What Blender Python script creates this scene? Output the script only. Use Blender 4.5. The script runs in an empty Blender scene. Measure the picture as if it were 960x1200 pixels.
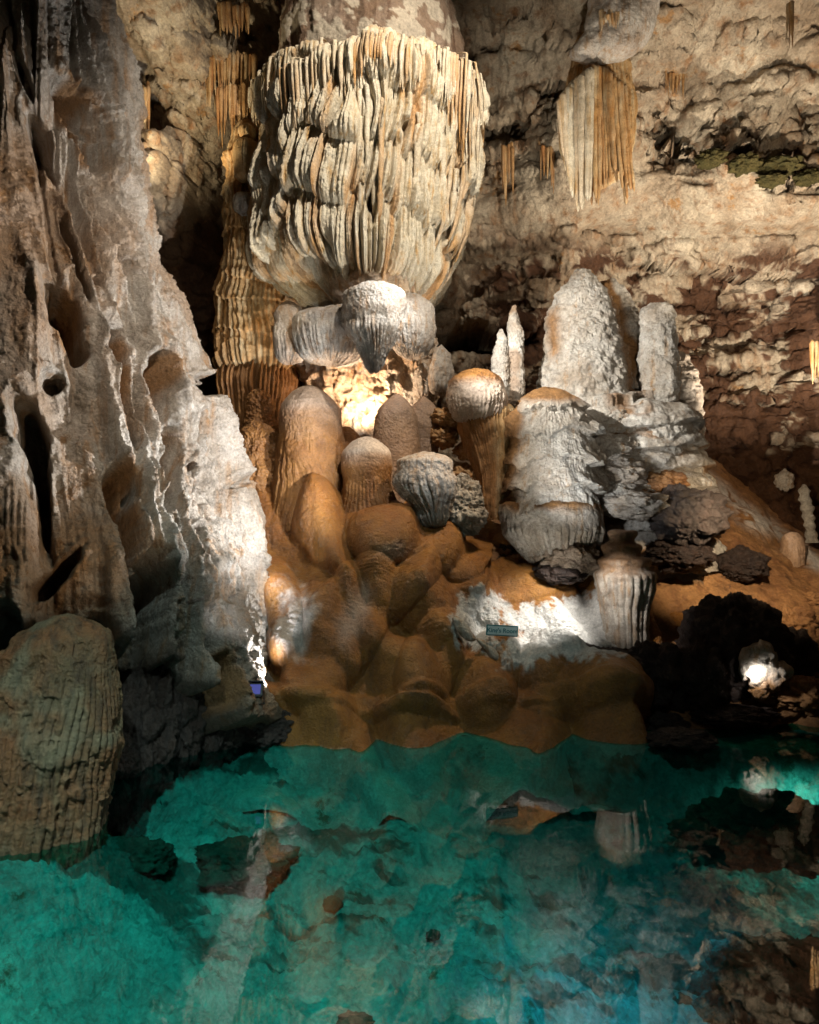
import bpy, math, random
import numpy as np
from mathutils import Vector

# ---------------------------------------------------------------- basics
FX, CX, CY, H = 900.0, 480.0, 600.0, 2.5          # lens in photo pixels, camera height over the pool
C = bpy.context.scene.collection
rng = np.random.default_rng(7)
random.seed(7)
f32 = np.float32

def W(px, py, D):
    return ((px - CX) / FX * D, D, H + (CY - py) / FX * D)

def tag(o, label=None, cat=None, group=None, kind=None):
    if label: o['label'] = label
    if cat: o['category'] = cat
    if group: o['group'] = group
    if kind: o['kind'] = kind
    return o

def thing(name, loc, label, cat, group=None):
    o = bpy.data.objects.new(name, None); C.objects.link(o)
    o.location = loc; o.empty_display_size = .2
    return tag(o, label, cat, group)

# ---------------------------------------------------------------- noise
def _h(ix, iy, iz, seed):
    n = (ix.astype(np.int64) * 73856093) ^ (iy.astype(np.int64) * 19349663) ^ (iz.astype(np.int64) * 83492791) ^ (seed * 2654435761)
    n = (n ^ (n >> 13)) & 0xffffffff
    n = (n * 1274126177) & 0xffffffff
    n = (n ^ (n >> 15)) & 0xffffffff
    n = (n * 2246822519) & 0xffffffff
    n = (n ^ (n >> 14)) & 0xffffff
    return (n.astype(f32) / f32(16777215.0))

def vnoise(x, y, z, seed=0):
    ix, iy, iz = np.floor(x), np.floor(y), np.floor(z)
    fx, fy, fz = (x - ix).astype(f32), (y - iy).astype(f32), (z - iz).astype(f32)
    u, v, w = [t * t * t * (t * (t * 6 - 15) + 10) for t in (fx, fy, fz)]
    g = lambda a, b, c: _h(ix + a, iy + b, iz + c, seed)
    x00 = g(0,0,0) * (1-u) + g(1,0,0) * u
    x10 = g(0,1,0) * (1-u) + g(1,1,0) * u
    x01 = g(0,0,1) * (1-u) + g(1,0,1) * u
    x11 = g(0,1,1) * (1-u) + g(1,1,1) * u
    return ((x00 * (1-v) + x10 * v) * (1-w) + (x01 * (1-v) + x11 * v) * w) * 2 - 1

def fbm(P, s=1.0, o=4, seed=0, st=(1,1,1), gain=.5, ridge=False):
    x, y, z = P[..., 0] * s * st[0], P[..., 1] * s * st[1], P[..., 2] * s * st[2]
    r = np.zeros(x.shape, f32); a = 1.0; tot = 0
    for k in range(o):
        n = vnoise(x, y, z, seed + k * 17)
        if ridge: n = 1 - 2 * np.abs(n)
        r += a * n; tot += a; a *= gain
        x, y, z = x * 1.6 + y * 1.2 + 3.1, y * 1.6 - x * 1.2 + 7.7, z * 2.03 + 1.3
    return r / tot

def worley(P, s=1.0, seed=0, st=(1,1,1), second=False):
    x, y, z = P[..., 0] * s * st[0], P[..., 1] * s * st[1], P[..., 2] * s * st[2]
    ix, iy, iz = np.floor(x), np.floor(y), np.floor(z)
    d1 = np.full(x.shape, 9., f32); d2 = np.full(x.shape, 9., f32)
    for a in (-1, 0, 1):
        for b in (-1, 0, 1):
            for c in (-1, 0, 1):
                jx, jy, jz = ix + a, iy + b, iz + c
                d = (jx + _h(jx, jy, jz, seed) - x) ** 2 + (jy + _h(jx, jy, jz, seed + 5) - y) ** 2 + (jz + _h(jx, jy, jz, seed + 9) - z) ** 2
                d = d.astype(f32)
                d2 = np.minimum(d2, np.maximum(d1, d)); d1 = np.minimum(d1, d)
    if second: return np.sqrt(d1), np.sqrt(d2)
    return np.sqrt(d1)

def sstep(a, b, x):
    t = np.clip((x - a) / (b - a), 0, 1)
    return t * t * (3 - 2 * t)

def hash1(i, seed=0):
    i = np.asarray(i)
    return _h(i, i * 0 + 3, i * 0 + 11, seed)

def flute(u, seed=0, sharp=.5):
    """rounded organ pipes side by side, each with its own height"""
    i = np.floor(u); f = u - i
    w = .5 + .5 * hash1(i, seed)
    return (np.clip(1 - (2 * f - 1) ** 2, 0, 1) ** sharp * w).astype(f32)

# ---------------------------------------------------------------- mesh building
def raw_mesh(name, V, Fq, mat, parent=None, loc=None, attrs=None, smooth=True):
    V = np.asarray(V, np.float64).reshape(-1, 3)
    if loc is None: loc = (0, 0, 0)
    Vl = V - np.asarray(loc)
    me = bpy.data.meshes.new(name)
    nf = len(Fq); k = Fq.shape[1]
    me.vertices.add(len(Vl)); me.vertices.foreach_set('co', Vl.astype(f32).ravel())
    me.loops.add(nf * k); me.loops.foreach_set('vertex_index', Fq.astype(np.int32).ravel())
    me.polygons.add(nf)
    me.polygons.foreach_set('loop_start', np.arange(0, nf * k, k, dtype=np.int32))
    me.polygons.foreach_set('loop_total', np.full(nf, k, np.int32))
    if smooth: me.polygons.foreach_set('use_smooth', np.ones(nf, bool))
    me.update(calc_edges=True)
    for an, av in (attrs or {}).items():
        a = me.attributes.new(an, 'FLOAT', 'POINT')
        a.data.foreach_set('value', np.asarray(av, f32).ravel())
    me.materials.append(mat)
    o = bpy.data.objects.new(name, me); C.objects.link(o)
    if parent is not None:
        o.parent = parent; o.location = tuple(np.asarray(loc) - np.asarray(parent.location if parent.parent is None else (parent.parent.location + parent.location)))
    else:
        o.location = tuple(loc)
    return o

def grid_faces(nv, nu, wrap=False, flip=False):
    idx = np.arange(nv * nu).reshape(nv, nu)
    if wrap: idx = np.concatenate([idx, idx[:, :1]], 1)
    a, b, c, d = idx[:-1, :-1], idx[:-1, 1:], idx[1:, 1:], idx[1:, :-1]
    F = np.stack([a, b, c, d] if not flip else [a, d, c, b], -1).reshape(-1, 4)
    return F

def normals(V, wrap=False):
    if wrap:
        E = np.concatenate([V[:, -2:-1], V, V[:, 1:2]], 1) if False else np.concatenate([V[:, -1:], V, V[:, :1]], 1)
        du = (E[:, 2:] - E[:, :-2])
    else:
        du = np.gradient(V, axis=1)
    dv = np.gradient(V, axis=0)
    n = np.cross(du, dv)
    l = np.linalg.norm(n, axis=-1, keepdims=True); l[l < 1e-9] = 1
    return n / l

def proj(P):
    y = np.maximum(P[..., 1], .5)
    return CX + FX * P[..., 0] / y, CY - FX * (P[..., 2] - H) / y

def smooth1(a, k):
    if k < 1: return a
    w = np.hanning(2 * k + 3)[1:-1]; w /= w.sum()
    p = np.pad(a, k, mode='edge')
    # keep end slopes
    p[:k] = a[0] + (a[0] - a[1]) * np.arange(k, 0, -1); p[-k:] = a[-1] + (a[-1] - a[-2]) * np.arange(1, k + 1)
    return np.convolve(p, w, mode='valid')

def body(name, rows, D, mat, ratio=1.0, tr=0, br=0, res=.016, disp=None, tint=None, parent=None,
         sm=.5, pw=2.0, back=.35, loc=None, nu=None, hollow_shade=None):
    """closed body of revolution-like section following an outline of (height, left, right) rows at depth D"""
    rows = sorted(rows)
    ys = np.array([r[0] for r in rows], float); xl = np.array([r[1] for r in rows], float); xr = np.array([r[2] for r in rows], float)
    dd = np.array([r[3] if len(r) > 3 else D for r in rows], float)
    n = 400
    yy = np.linspace(ys[0], ys[-1], n)
    k = int(sm * n / max(1, len(rows) - 1) * .6)
    XL, XR, DD = [smooth1(np.interp(yy, ys, q), k) for q in (xl, xr, dd)]
    s = FX / D
    amax = (XR - XL).max() / 2 / s
    nv = int(max(12, (ys[-1] - ys[0]) / s / res))
    t = np.linspace(0, 1, nv) * (ys[-1] - ys[0])
    if tr > 0:
        m = max(6, int(tr / s / res * 1.3)); t = np.concatenate([tr * (1 - np.cos(np.linspace(0.02, np.pi / 2, m))), t[t > tr]])
    if br > 0:
        T = ys[-1] - ys[0]; m = max(6, int(br / s / res * 1.3))
        t = np.concatenate([t[t < T - br], (T - br) + br * np.sin(np.linspace(0, np.pi / 2 - .02, m))])
    py = ys[0] + t
    l, r, dp = np.interp(py, yy, XL), np.interp(py, yy, XR), np.interp(py, yy, DD)
    a = (r - l) / 2
    if tr > 0: a = a * np.sqrt(np.clip(1 - np.clip(1 - t / tr, 0, 1) ** 2, 1e-4, 1))
    if br > 0:
        T = ys[-1] - ys[0]; a = a * np.sqrt(np.clip(1 - np.clip(1 - (T - t) / br, 0, 1) ** 2, 1e-4, 1))
    cx = (l + r) / 2
    aw = a / FX * dp; xc = (cx - CX) / FX * dp; z = H + (CY - py) / FX * dp
    if nu is None: nu = int(max(24, min(900, 2 * np.pi * amax * (1 + ratio) / 2 / res * .75)))
    nf = int(nu * (1 - back / 2)); th = np.concatenate([np.linspace(-np.pi * .62, np.pi * .62, nf, endpoint=False), np.linspace(np.pi * .62, np.pi * 1.38, nu - nf, endpoint=False)])
    S, Co = np.sin(th), np.cos(th)
    e = 2 / pw
    Sx = np.sign(S) * np.abs(S) ** e; Cx = np.sign(Co) * np.abs(Co) ** e
    V = np.zeros((len(t), nu, 3))
    V[..., 0] = xc[:, None] + aw[:, None] * Sx[None]
    V[..., 1] = dp[:, None] - aw[:, None] * ratio * Cx[None]
    V[..., 2] = z[:, None]
    N = normals(V, True)
    # orient outward
    cen = np.stack([xc, dp, z], -1)[:, None, :]
    if ((V - cen) * N).sum(-1).mean() < 0: N = -N
    ppx, ppy = proj(V)
    info = dict(P=V, N=N, th=np.broadcast_to(th[None], V.shape[:2]), px=ppx, py=np.broadcast_to(py[:, None], V.shape[:2]), a=aw[:, None],
                arc=th[None] * np.maximum(aw[:, None], .02), t=np.broadcast_to((t / t[-1])[:, None], V.shape[:2]), amax=amax)
    if disp is not None:
        V = V + N * disp(info)[..., None]
    at = {}
    at['tint'] = tint(info) if tint is not None else np.zeros(V.shape[:2])
    if hollow_shade is not None: at['hollow_shade'] = np.concatenate([np.asarray(hollow_shade(info), float).ravel(), [0, 0]])
    nvv = V.shape[0]
    # caps
    top = V[0].mean(0); bot = V[-1].mean(0)
    VV = np.concatenate([V.reshape(-1, 3), top[None], bot[None]])
    Fq = grid_faces(nvv, nu, True)
    i = np.arange(nu); j = (i + 1) % nu
    nT, nB = nvv * nu, nvv * nu + 1
    capT = np.stack([i, np.full(nu, nT), np.full(nu, nT), j], -1)[:, [0, 1, 3]]
    capB = np.stack([i + (nvv - 1) * nu, j + (nvv - 1) * nu, np.full(nu, nB)], -1)
    at['tint'] = np.concatenate([np.asarray(at['tint'], float).ravel(), [0, 0]])
    # caps as quads made of two steps are not possible: split into quads by repeating the centre is invalid, so use triangles mesh-wide
    Ft = np.concatenate([Fq[:, [0, 1, 2]], Fq[:, [0, 2, 3]], capT, capB])
    if loc is None:
        loc = (float(xc[-1]), float(dp[-1]), float(z[-1])) if parent is None else tuple(parent.location)
    return raw_mesh(name, VV, Ft, mat, parent, loc, at)

def rock(name, px, py, rx, ry, D, mat, dz=1.0, seed=0, rough=.16, res=48, parent=None, flat=.0, rot=0, tint=0.):
    """boulder: a sphere broken by cells and ridges"""
    c = W(px, py, D); a = rx / FX * D; b = ry / FX * D; d = a * dz
    nu = res * 2; nv = res
    ph = np.linspace(0.01, np.pi - .01, nv)[:, None]; th = np.linspace(0, 2 * np.pi, nu, endpoint=False)[None]
    S = np.stack([np.sin(ph) * np.sin(th), -np.sin(ph) * np.cos(th), np.cos(ph) + 0 * th], -1)
    q = S * 1.3 + seed * 7.3
    w1, w2 = worley(q, 1.3, seed, second=True)
    k = 1 + rough * (1.6 * (w2 - w1) - .6) + rough * .9 * fbm(q, 2.2, 4, seed) + rough * .5 * fbm(q, 6, 4, seed + 3, ridge=True)
    V = S * k[..., None] * np.array([a, d, b])
    if rot:
        cr, sr = math.cos(rot), math.sin(rot)
        x, z = V[..., 0].copy(), V[..., 2].copy(); V[..., 0] = x * cr - z * sr; V[..., 2] = x * sr + z * cr
    V = V + np.array(c)
    top = V[0].mean(0); bot = V[-1].mean(0)
    VV = np.concatenate([V.reshape(-1, 3), top[None], bot[None]])
    Fq = grid_faces(nv, nu, True); i = np.arange(nu); j = (i + 1) % nu
    Ft = np.concatenate([Fq[:, [0, 1, 2]], Fq[:, [0, 2, 3]], np.stack([i, np.full(nu, nv * nu), j], -1), np.stack([i + (nv - 1) * nu, j + (nv - 1) * nu, np.full(nu, nv * nu + 1)], -1)])
    tt = np.full(len(VV), tint)
    return raw_mesh(name, VV, Ft, mat, parent, (c[0], c[1], c[2] - b) if parent is None else tuple(parent.location), {'tint': tt})

def tubes(name, paths, radii, tints, mat, parent, m=8, loc=None):
    """many hanging drips welded into one curtain: paths (n,k,3), radii (n,k)"""
    n, k, _ = paths.shape
    th = np.linspace(0, 2 * np.pi, m, endpoint=False)
    off = np.stack([np.cos(th), np.sin(th), 0 * th], -1)
    V = paths[:, :, None, :] + radii[:, :, None, None] * off
    idx = np.arange(n * k * m).reshape(n, k, m)
    a = idx[:, :-1]; b = idx[:, 1:]
    Fq = np.stack([a, np.roll(a, -1, 2), np.roll(b, -1, 2), b], -1).reshape(-1, 4)
    at = {'tint': np.broadcast_to(tints[..., None], (n, k, m))}
    return raw_mesh(name, V, Fq, mat, parent, loc if loc is not None else tuple(parent.location), at)

# ---------------------------------------------------------------- materials
def mat_rock(name, c1, c2, c3, ct=None, sc=2.0, streak=.5, bump=.6, bs=22., rough=.62, spec=.35, crack=.0, c4=None, amount4=.5, dirt=.5):
    m = bpy.data.materials.new(name); m.use_nodes = True
    nt = m.node_tree; N = nt.nodes; L = nt.links; N.clear()
    out = N.new('ShaderNodeOutputMaterial'); b = N.new('ShaderNodeBsdfPrincipled')
    L.new(b.outputs[0], out.inputs[0])
    tc = N.new('ShaderNodeTexCoord')
    def noise(scale, detail=6, rough_=.6, vec=None, dist=0.):
        n = N.new('ShaderNodeTexNoise'); n.inputs['Scale'].default_value = scale; n.inputs['Detail'].default_value = detail
        n.inputs['Roughness'].default_value = rough_; n.inputs['Distortion'].default_value = dist
        L.new(vec if vec else tc.outputs['Object'], n.inputs['Vector']); return n
    def ramp(inp, p0, p1):
        r = N.new('ShaderNodeMapRange'); r.inputs['From Min'].default_value = p0; r.inputs['From Max'].default_value = p1
        L.new(inp, r.inputs['Value']); return r.outputs[0]
    def mix(fac, a, bb):
        x = N.new('ShaderNodeMix'); x.data_type = 'RGBA'
        L.new(fac, x.inputs[0])
        for s_, v in ((6, a), (7, bb)):
            if isinstance(v, tuple): x.inputs[s_].default_value = (*v, 1)
            else: L.new(v, x.inputs[s_])
        return x.outputs[2]
    mp = N.new('ShaderNodeMapping'); mp.inputs['Scale'].default_value = (1, 1, .12); L.new(tc.outputs['Object'], mp.inputs['Vector'])
    col = mix(ramp(noise(sc, 8, .65, dist=.6).outputs[0], .38, .62), c1, c2)
    st = ramp(noise(sc * 5, 5, .6, mp.outputs[0]).outputs[0], .62 - .22 * streak, .75 - .1 * streak)
    col = mix(st, col, c3)
    if c4:
        col = mix(ramp(noise(sc * 1.7, 7, .7).outputs[0], .66 - .2 * amount4, .72 - .2 * amount4), col, c4)
    if ct:
        at = N.new('ShaderNodeAttribute'); at.attribute_name = 'tint'
        col = mix(at.outputs['Fac'], col, ct)
    aw = N.new('ShaderNodeAttribute'); aw.attribute_name = 'hollow_shade'; col = mix(aw.outputs['Fac'], col, (.045, .026, .016))  # mixes to dark brown where the shade of a hollow is painted in
    # small dirt specks and value breakup
    sp0 = N.new('ShaderNodeMath'); sp0.operation = 'MULTIPLY_ADD'; sp0.inputs[1].default_value = .45
    L.new(noise(bs * .28, 6, .7).outputs[0], sp0.inputs[0]); nb_ = N.new('ShaderNodeMath'); nb_.operation = 'MULTIPLY'; nb_.inputs[1].default_value = .55
    L.new(noise(bs * 1.5, 4, .7).outputs[0], nb_.inputs[0]); L.new(nb_.outputs[0], sp0.inputs[2])
    sp = ramp(sp0.outputs[0], .34, .60)
    mul = N.new('ShaderNodeMix'); mul.data_type = 'RGBA'; mul.blend_type = 'MULTIPLY'; mul.inputs[0].default_value = dirt
    L.new(col, mul.inputs[6]); L.new(sp, mul.inputs[7]); 
    L.new(mul.outputs[2], b.inputs['Base Color'])
    rr = N.new('ShaderNodeMapRange'); rr.inputs['To Min'].default_value = rough - .18; rr.inputs['To Max'].default_value = rough + .18
    L.new(noise(sc * 4, 4).outputs[0], rr.inputs['Value']); L.new(rr.outputs[0], b.inputs['Roughness'])
    b.inputs['Specular IOR Level'].default_value = spec
    bm = N.new('ShaderNodeBump'); bm.inputs['Strength'].default_value = min(1, bump * 1.25); bm.inputs['Distance'].default_value = .045
    n1 = noise(bs, 9, .75)
    bm0 = N.new('ShaderNodeBump'); bm0.inputs['Strength'].default_value = min(1, bump * 1.1); bm0.inputs['Distance'].default_value = .09
    n0 = noise(bs * .3, 6, .7, dist=.8); L.new(n0.outputs[0], bm0.inputs['Height'])
    L.new(n1.outputs[0], bm.inputs['Height']); L.new(bm0.outputs[0], bm.inputs['Normal'])
    vp = N.new('ShaderNodeTexVoronoi'); vp.inputs['Scale'].default_value = bs * 1.6; L.new(tc.outputs['Object'], vp.inputs['Vector'])
    bp = N.new('ShaderNodeBump'); bp.invert = True; bp.inputs['Strength'].default_value = bump * .5; bp.inputs['Distance'].default_value = .014
    L.new(vp.outputs['Distance'], bp.inputs['Height']); L.new(bm.outputs[0], bp.inputs['Normal'])
    bm = bp; last = bm
    if crack > 0:
        v = N.new('ShaderNodeTexVoronoi'); v.inputs['Scale'].default_value = bs * .55
        wv = N.new('ShaderNodeVectorMath'); wv.operation = 'ADD'
        nn = noise(bs * .3, 3); sc_ = N.new('ShaderNodeVectorMath'); sc_.operation = 'SCALE'; sc_.inputs['Scale'].default_value = .15
        L.new(nn.outputs['Color'], sc_.inputs[0]); L.new(tc.outputs['Object'], wv.inputs[0]); L.new(sc_.outputs[0], wv.inputs[1])
        L.new(wv.outputs[0], v.inputs['Vector'])
        b2 = N.new('ShaderNodeBump'); b2.invert = True; b2.inputs['Strength'].default_value = crack; b2.inputs['Distance'].default_value = .025
        L.new(v.outputs['Distance'], b2.inputs['Height']); L.new(bm.outputs[0], b2.inputs['Normal']); last = b2
    L.new(last.outputs[0], b.inputs['Normal'])
    return m

WHITE = (.68, .63, .56); CREAM = (.62, .52, .36); GREY = (.42, .38, .34); OCHRE = (.40, .19, .045); ORANGE = (.48, .19, .04)
BROWN = (.16, .07, .025); DARK = (.035, .022, .016); PINK = (.55, .36, .27); TAN = (.45, .33, .19)

M = {}
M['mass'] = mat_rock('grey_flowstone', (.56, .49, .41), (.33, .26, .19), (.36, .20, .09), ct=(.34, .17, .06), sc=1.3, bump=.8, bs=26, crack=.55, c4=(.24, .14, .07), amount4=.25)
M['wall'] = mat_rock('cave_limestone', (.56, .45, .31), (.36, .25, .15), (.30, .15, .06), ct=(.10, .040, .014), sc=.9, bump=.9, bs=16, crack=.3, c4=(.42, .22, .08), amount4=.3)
M['curtain'] = mat_rock('cream_calcite', (.70, .61, .45), (.58, .47, .31), (.46, .27, .09), ct=(.50, .23, .05), sc=2.5, streak=.45, bump=.45, bs=34, rough=.5)
M['brown_cap'] = mat_rock('brown_cap_rock', (.17, .10, .055), (.27, .19, .13), (.10, .045, .02), ct=(.6, .52, .38), sc=1.6, bump=.6, bs=20)
M['bell'] = mat_rock('pale_calcite', (.60, .53, .44), (.42, .33, .25), (.38, .22, .10), ct=(.26, .12, .035), sc=2.8, streak=.5, bump=.6, bs=30, rough=.5, spec=.45)
M['core'] = mat_rock('peach_flowstone', (.62, .44, .27), (.66, .50, .36), (.50, .24, .08), ct=(.66, .58, .48), sc=2.2, bump=.8, bs=18, crack=.3)
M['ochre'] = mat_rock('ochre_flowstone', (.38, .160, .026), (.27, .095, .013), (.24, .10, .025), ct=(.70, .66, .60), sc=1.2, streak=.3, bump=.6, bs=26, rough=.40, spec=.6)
M['ochre_dome'] = mat_rock('ochre_stalagmite', (.31, .14, .035), (.22, .09, .022), (.20, .08, .02), ct=(.60, .50, .40), sc=2, streak=.4, bump=.4, bs=24, rough=.48, spec=.45)
M['tower'] = mat_rock('white_crusted_calcite', (.58, .53, .45), (.38, .31, .23), (.36, .21, .09), ct=(.27, .13, .04), sc=1.6, streak=.2, bump=.8, bs=20, crack=.5)
M['dark'] = mat_rock('dark_wet_rock', (.030, .019, .014), (.055, .03, .02), (.02, .012, .01), ct=(.65, .58, .52), sc=2, bump=.8, bs=18, rough=.5, crack=.3)
M['slope'] = mat_rock('rusty_slope', (.34, .17, .06), (.24, .11, .04), (.17, .07, .025), ct=(.60, .55, .5), sc=1.1, bump=.5, bs=18, c4=(.10, .045, .02), amount4=.35)
M['mossy'] = mat_rock('green_brown_stalagmite', (.13, .085, .04), (.20, .08, .028), (.05, .03, .015), ct=(.17, .15, .09), sc=2.2, streak=.6, bump=.5, bs=30, rough=.55)
M['orange'] = mat_rock('orange_drapery', (.48, .30, .13), (.40, .19, .05), (.55, .42, .24), ct=(.30, .12, .03), sc=3, streak=.7, bump=.35, bs=30)
M['moss'] = mat_rock('moss', (.07, .06, .02), (.12, .09, .03), (.06, .05, .02), sc=6, bump=1, bs=40, rough=.8, spec=.1)
M['bed'] = mat_rock('pool_bed_silt', (.42, .54, .48), (.27, .38, .34), (.12, .2, .17), ct=(.035, .07, .055), sc=1.2, bump=1., bs=14, rough=.8, spec=.1, streak=.2, crack=.5, c4=(.09, .13, .09), amount4=.25)
M['sunken'] = mat_rock('sunken_rock', (.05, .06, .045), (.10, .11, .08), (.03, .03, .02), ct=(.5, .5, .4), sc=2, bump=.8, bs=16, rough=.8, spec=.1)

def plain(name, col, rough=.5, metal=0, emit=None):
    m = bpy.data.materials.new(name); m.use_nodes = True
    nt = m.node_tree; b = nt.nodes['Principled BSDF']
    n = nt.nodes.new('ShaderNodeTexNoise'); n.inputs['Scale'].default_value = 30
    mx = nt.nodes.new('ShaderNodeMix'); mx.data_type = 'RGBA'
    mx.inputs[6].default_value = (*col, 1); mx.inputs[7].default_value = (*[c * .75 for c in col], 1)
    nt.links.new(n.outputs[0], mx.inputs[0]); nt.links.new(mx.outputs[2], b.inputs['Base Color'])
    b.inputs['Roughness'].default_value = rough; b.inputs['Metallic'].default_value = metal
    if emit:
        b.inputs['Emission Color'].default_value = (*emit[:3], 1); b.inputs['Emission Strength'].default_value = emit[3]
    return m
# ================================================================ THE SETTING
def crust(P, amp=.02, s=9, seed=0):
    return amp * fbm(P, s, 5, seed, gain=.62)

# ---- back wall of the chamber: depth as a smooth function of (x, z)
ctl = [(130,0,11),(250,0,11.6),(340,0,12.8),(430,0,12.8),(600,0,11.8),(750,0,11.3),(960,0,11.0),(1200,0,10),
       (-200,0,9),(-200,300,10),(-200,700,10),(130,-150,9.5),(480,-150,10.6),(960,-150,9.8),(480,-400,8.8),(960,-400,8),(0,-400,8),(1300,-200,8.5),
       (200,100,12),(320,100,13.2),(600,100,13),(750,100,12.3),(960,100,11.8),(1150,150,10.5),
       (160,180,12.6),(600,180,13.7),(780,170,13.2),(960,180,12.5),
       (560,240,13.9),(700,235,13.3),(850,225,12.8),(960,225,12.2),(1200,260,10),
       (560,300,14.2),(700,300,14.6),(850,300,14.2),(960,290,13.4),(560,400,15.5),(700,400,15),(850,400,14.8),(960,400,13.6),(1200,450,10.5),
       (240,300,18),(225,235,15.5),(240,350,19),(212,300,17),(170,250,13),(180,400,14.5),(240,480,18),(300,300,16),(400,300,15.5),(400,480,15.5),
       (500,560,15),(700,560,15.5),(850,500,14.8),(960,500,13.6),(960,600,13.4),(850,600,14.5),(1200,650,11),(960,760,12.6),(700,800,14),(300,800,14),(0,800,12)]
cp = np.array([W(*c) for c in ctl])
def rbf(cp2, val, c=.9, reg=.02):
    d = np.sqrt(((cp2[:, None] - cp2[None]) ** 2).sum(-1) + c * c)
    n = len(val); A = np.zeros((n + 3, n + 3)); A[:n, :n] = d - np.eye(n) * reg; A[:n, n] = 1; A[:n, n+1:] = cp2; A[n, :n] = 1; A[n+1:, :n] = cp2.T
    w = np.linalg.solve(A, np.concatenate([val, [0, 0, 0]]))
    def f(x, y):
        r = w[n] + w[n+1] * x + w[n+2] * y
        for i in range(n): r = r + w[i] * np.sqrt((x - cp2[i, 0]) ** 2 + (y - cp2[i, 1]) ** 2 + c * c)
        return r
    return f
wall_f = rbf(cp[:, [0, 2]], cp[:, 1])
def build_wall():
    xs = np.linspace(-9.5, 11, 880); zs = np.linspace(13.5, -.6, 660)
    X, Z = np.meshgrid(xs, zs)
    Y = wall_f(X, Z)
    P = np.stack([X, Y, Z], -1)
    px, py = proj(P)
    # overhanging shelf: the lit ceiling band ends along a ragged line, below it the wall steps back
    wob = 12 * fbm(P, .8, 3, 5)
    line = np.interp(px, [500, 600, 700, 800, 900, 960, 1100], [300, 285, 262, 262, 258, 262, 262]) + wob
    step = sstep(-5, 6, py - line) * sstep(500, 570, px)
    Y = Y + .45 * step
    # bedding ledges in the upper right wall
    zz = Z * 1.0 + .35 * fbm(P, .5, 3, 11) + .06 * X
    lay = (zz * 1.9) % 1.0
    led = np.where(lay < .78, lay / .78, 1 - (lay - .78) / .22)
    mB = sstep(520, 600, px) * (1 - sstep(215, 240, py)) 
    Y = Y + (.32 * led * (.35 + .65 * sstep(-.3, .4, fbm(P, .7, 2, 21)))) * (.25 + .75 * mB) * (1 - .8 * sstep(195, 215, py) * (1 - sstep(255, 262, py)) * sstep(500, 560, px))
    # dark broken beds
    for (cx, cy, rx, ry, dep, tl) in [(880,180,90,12,.5,.08),(800,160,60,9,.45,.15),(640,160,40,6,.3,0),(590,130,40,5,.3,-.1),(905,155,60,8,.4,.05),(700,120,60,6,.3,.1),(930,125,50,5,.25,0),
                               (160,75,22,9,.5,.5),(215,90,28,8,.5,.3),(155,110,14,22,.7,-.4),(235,160,14,12,.3,0),(600,55,50,6,.3,.1),(270,25,26,18,.5,.6),
                               (850,455,36,10,.3,0),(560,395,70,24,1.6,0),(555,345,12,8,.1,0)]:
        dx, dy = px - cx, py - cy - tl * (px - cx)
        d = np.sqrt((dx / rx) ** 2 + (dy / ry) ** 2) + .35 * fbm(P, 1.6, 3, 31)
        Y = Y + dep * (1 - sstep(.6, 1.05, d))
    rag = 7 * fbm(P, 1.6, 4, 131, gain=.65)
    for (x0, y0, x1, y1, h, A) in [(530,62,700,40,16,.35),(560,28,680,14,12,.25),(540,102,665,88,18,.40),(545,150,650,138,14,.32),(560,188,650,176,12,.25),(735,62,960,40,10,.15),(740,120,960,100,14,.3),(730,150,960,132,16,.45),
                                 (745,176,960,178,18,.55),(800,206,960,218,12,.3),(570,318,700,312,20,.3),(740,300,960,318,18,.4),(790,345,960,350,16,.35),(800,388,960,376,18,.4),(810,430,960,420,16,.4),(830,462,960,470,16,.4),(840,520,960,512,16,.3),
                                 (140,60,250,96,14,.4),(150,110,250,140,12,.3),(230,40,330,30,12,.3),(600,345,760,352,14,.2)]:
        yl = y0 + (y1 - y0) * (px - x0) / (x1 - x0) + rag + .25 * rag * np.sin(px / 17)
        m_ = sstep(x0 - 15, x0 + 25, px) * (1 - sstep(x1 - 20, x1 + 20, px)) * sstep(-.45, .1, fbm(P, 1.1, 3, int(y0) + 7))
        t_ = (py - yl) / h
        Y = Y + A * m_ * (np.where(t_ > 0, np.clip(1 - t_, 0, 1), 0) * sstep(0, .16, t_) - .35 * np.exp(-np.abs(t_) * 1.6) * (t_ < .08))
    big = fbm(P, .55, 4, 41)
    rough = np.clip(1 - sstep(195, 215, py) * (1 - sstep(262, 275, py)) * sstep(500, 560, px), .2, 1)
    w1, w2 = worley(P, .9, 51, st=(1, 1, 1.7), second=True)
    Y = Y - .30 * big * rough - .30 * sstep(0, .35, w2 - w1) * rough
    P2 = np.stack([X, Y, Z], -1)
    Nn = normals(P2); Nn *= np.where(Nn[..., 1:2] > 0, -1, 1)
    hs = np.stack([P2[..., 0] * .55, P2[..., 1] * .55, P2[..., 2] * 1.5 + .12 * P2[..., 0] + .35 * fbm(P2, .9, 2, 66)], -1)
    beds = fbm(hs, 1.5, 5, 62, gain=.58, ridge=True)
    cr = sstep(.42, .75, fbm(hs, 1.1, 4, 64, ridge=True)) * mB * (.25 + .75 * (1 - sstep(700, 780, px) * (1 - sstep(110, 150, py))))
    d = .10 * beds * (.3 + .7 * mB) * rough - .30 * cr * sstep(60, 120, py + (px - 560) * .1) + .11 * fbm(P2, 2.2, 5, 61, gain=.62, ridge=True) * rough + .075 * fbm(P2, 6.5, 4, 71, gain=.68) * np.maximum(rough, .3) + .022 * fbm(P2, 17, 3, 73)
    low = sstep(262, 300, py) * sstep(520, 600, px)
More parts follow.
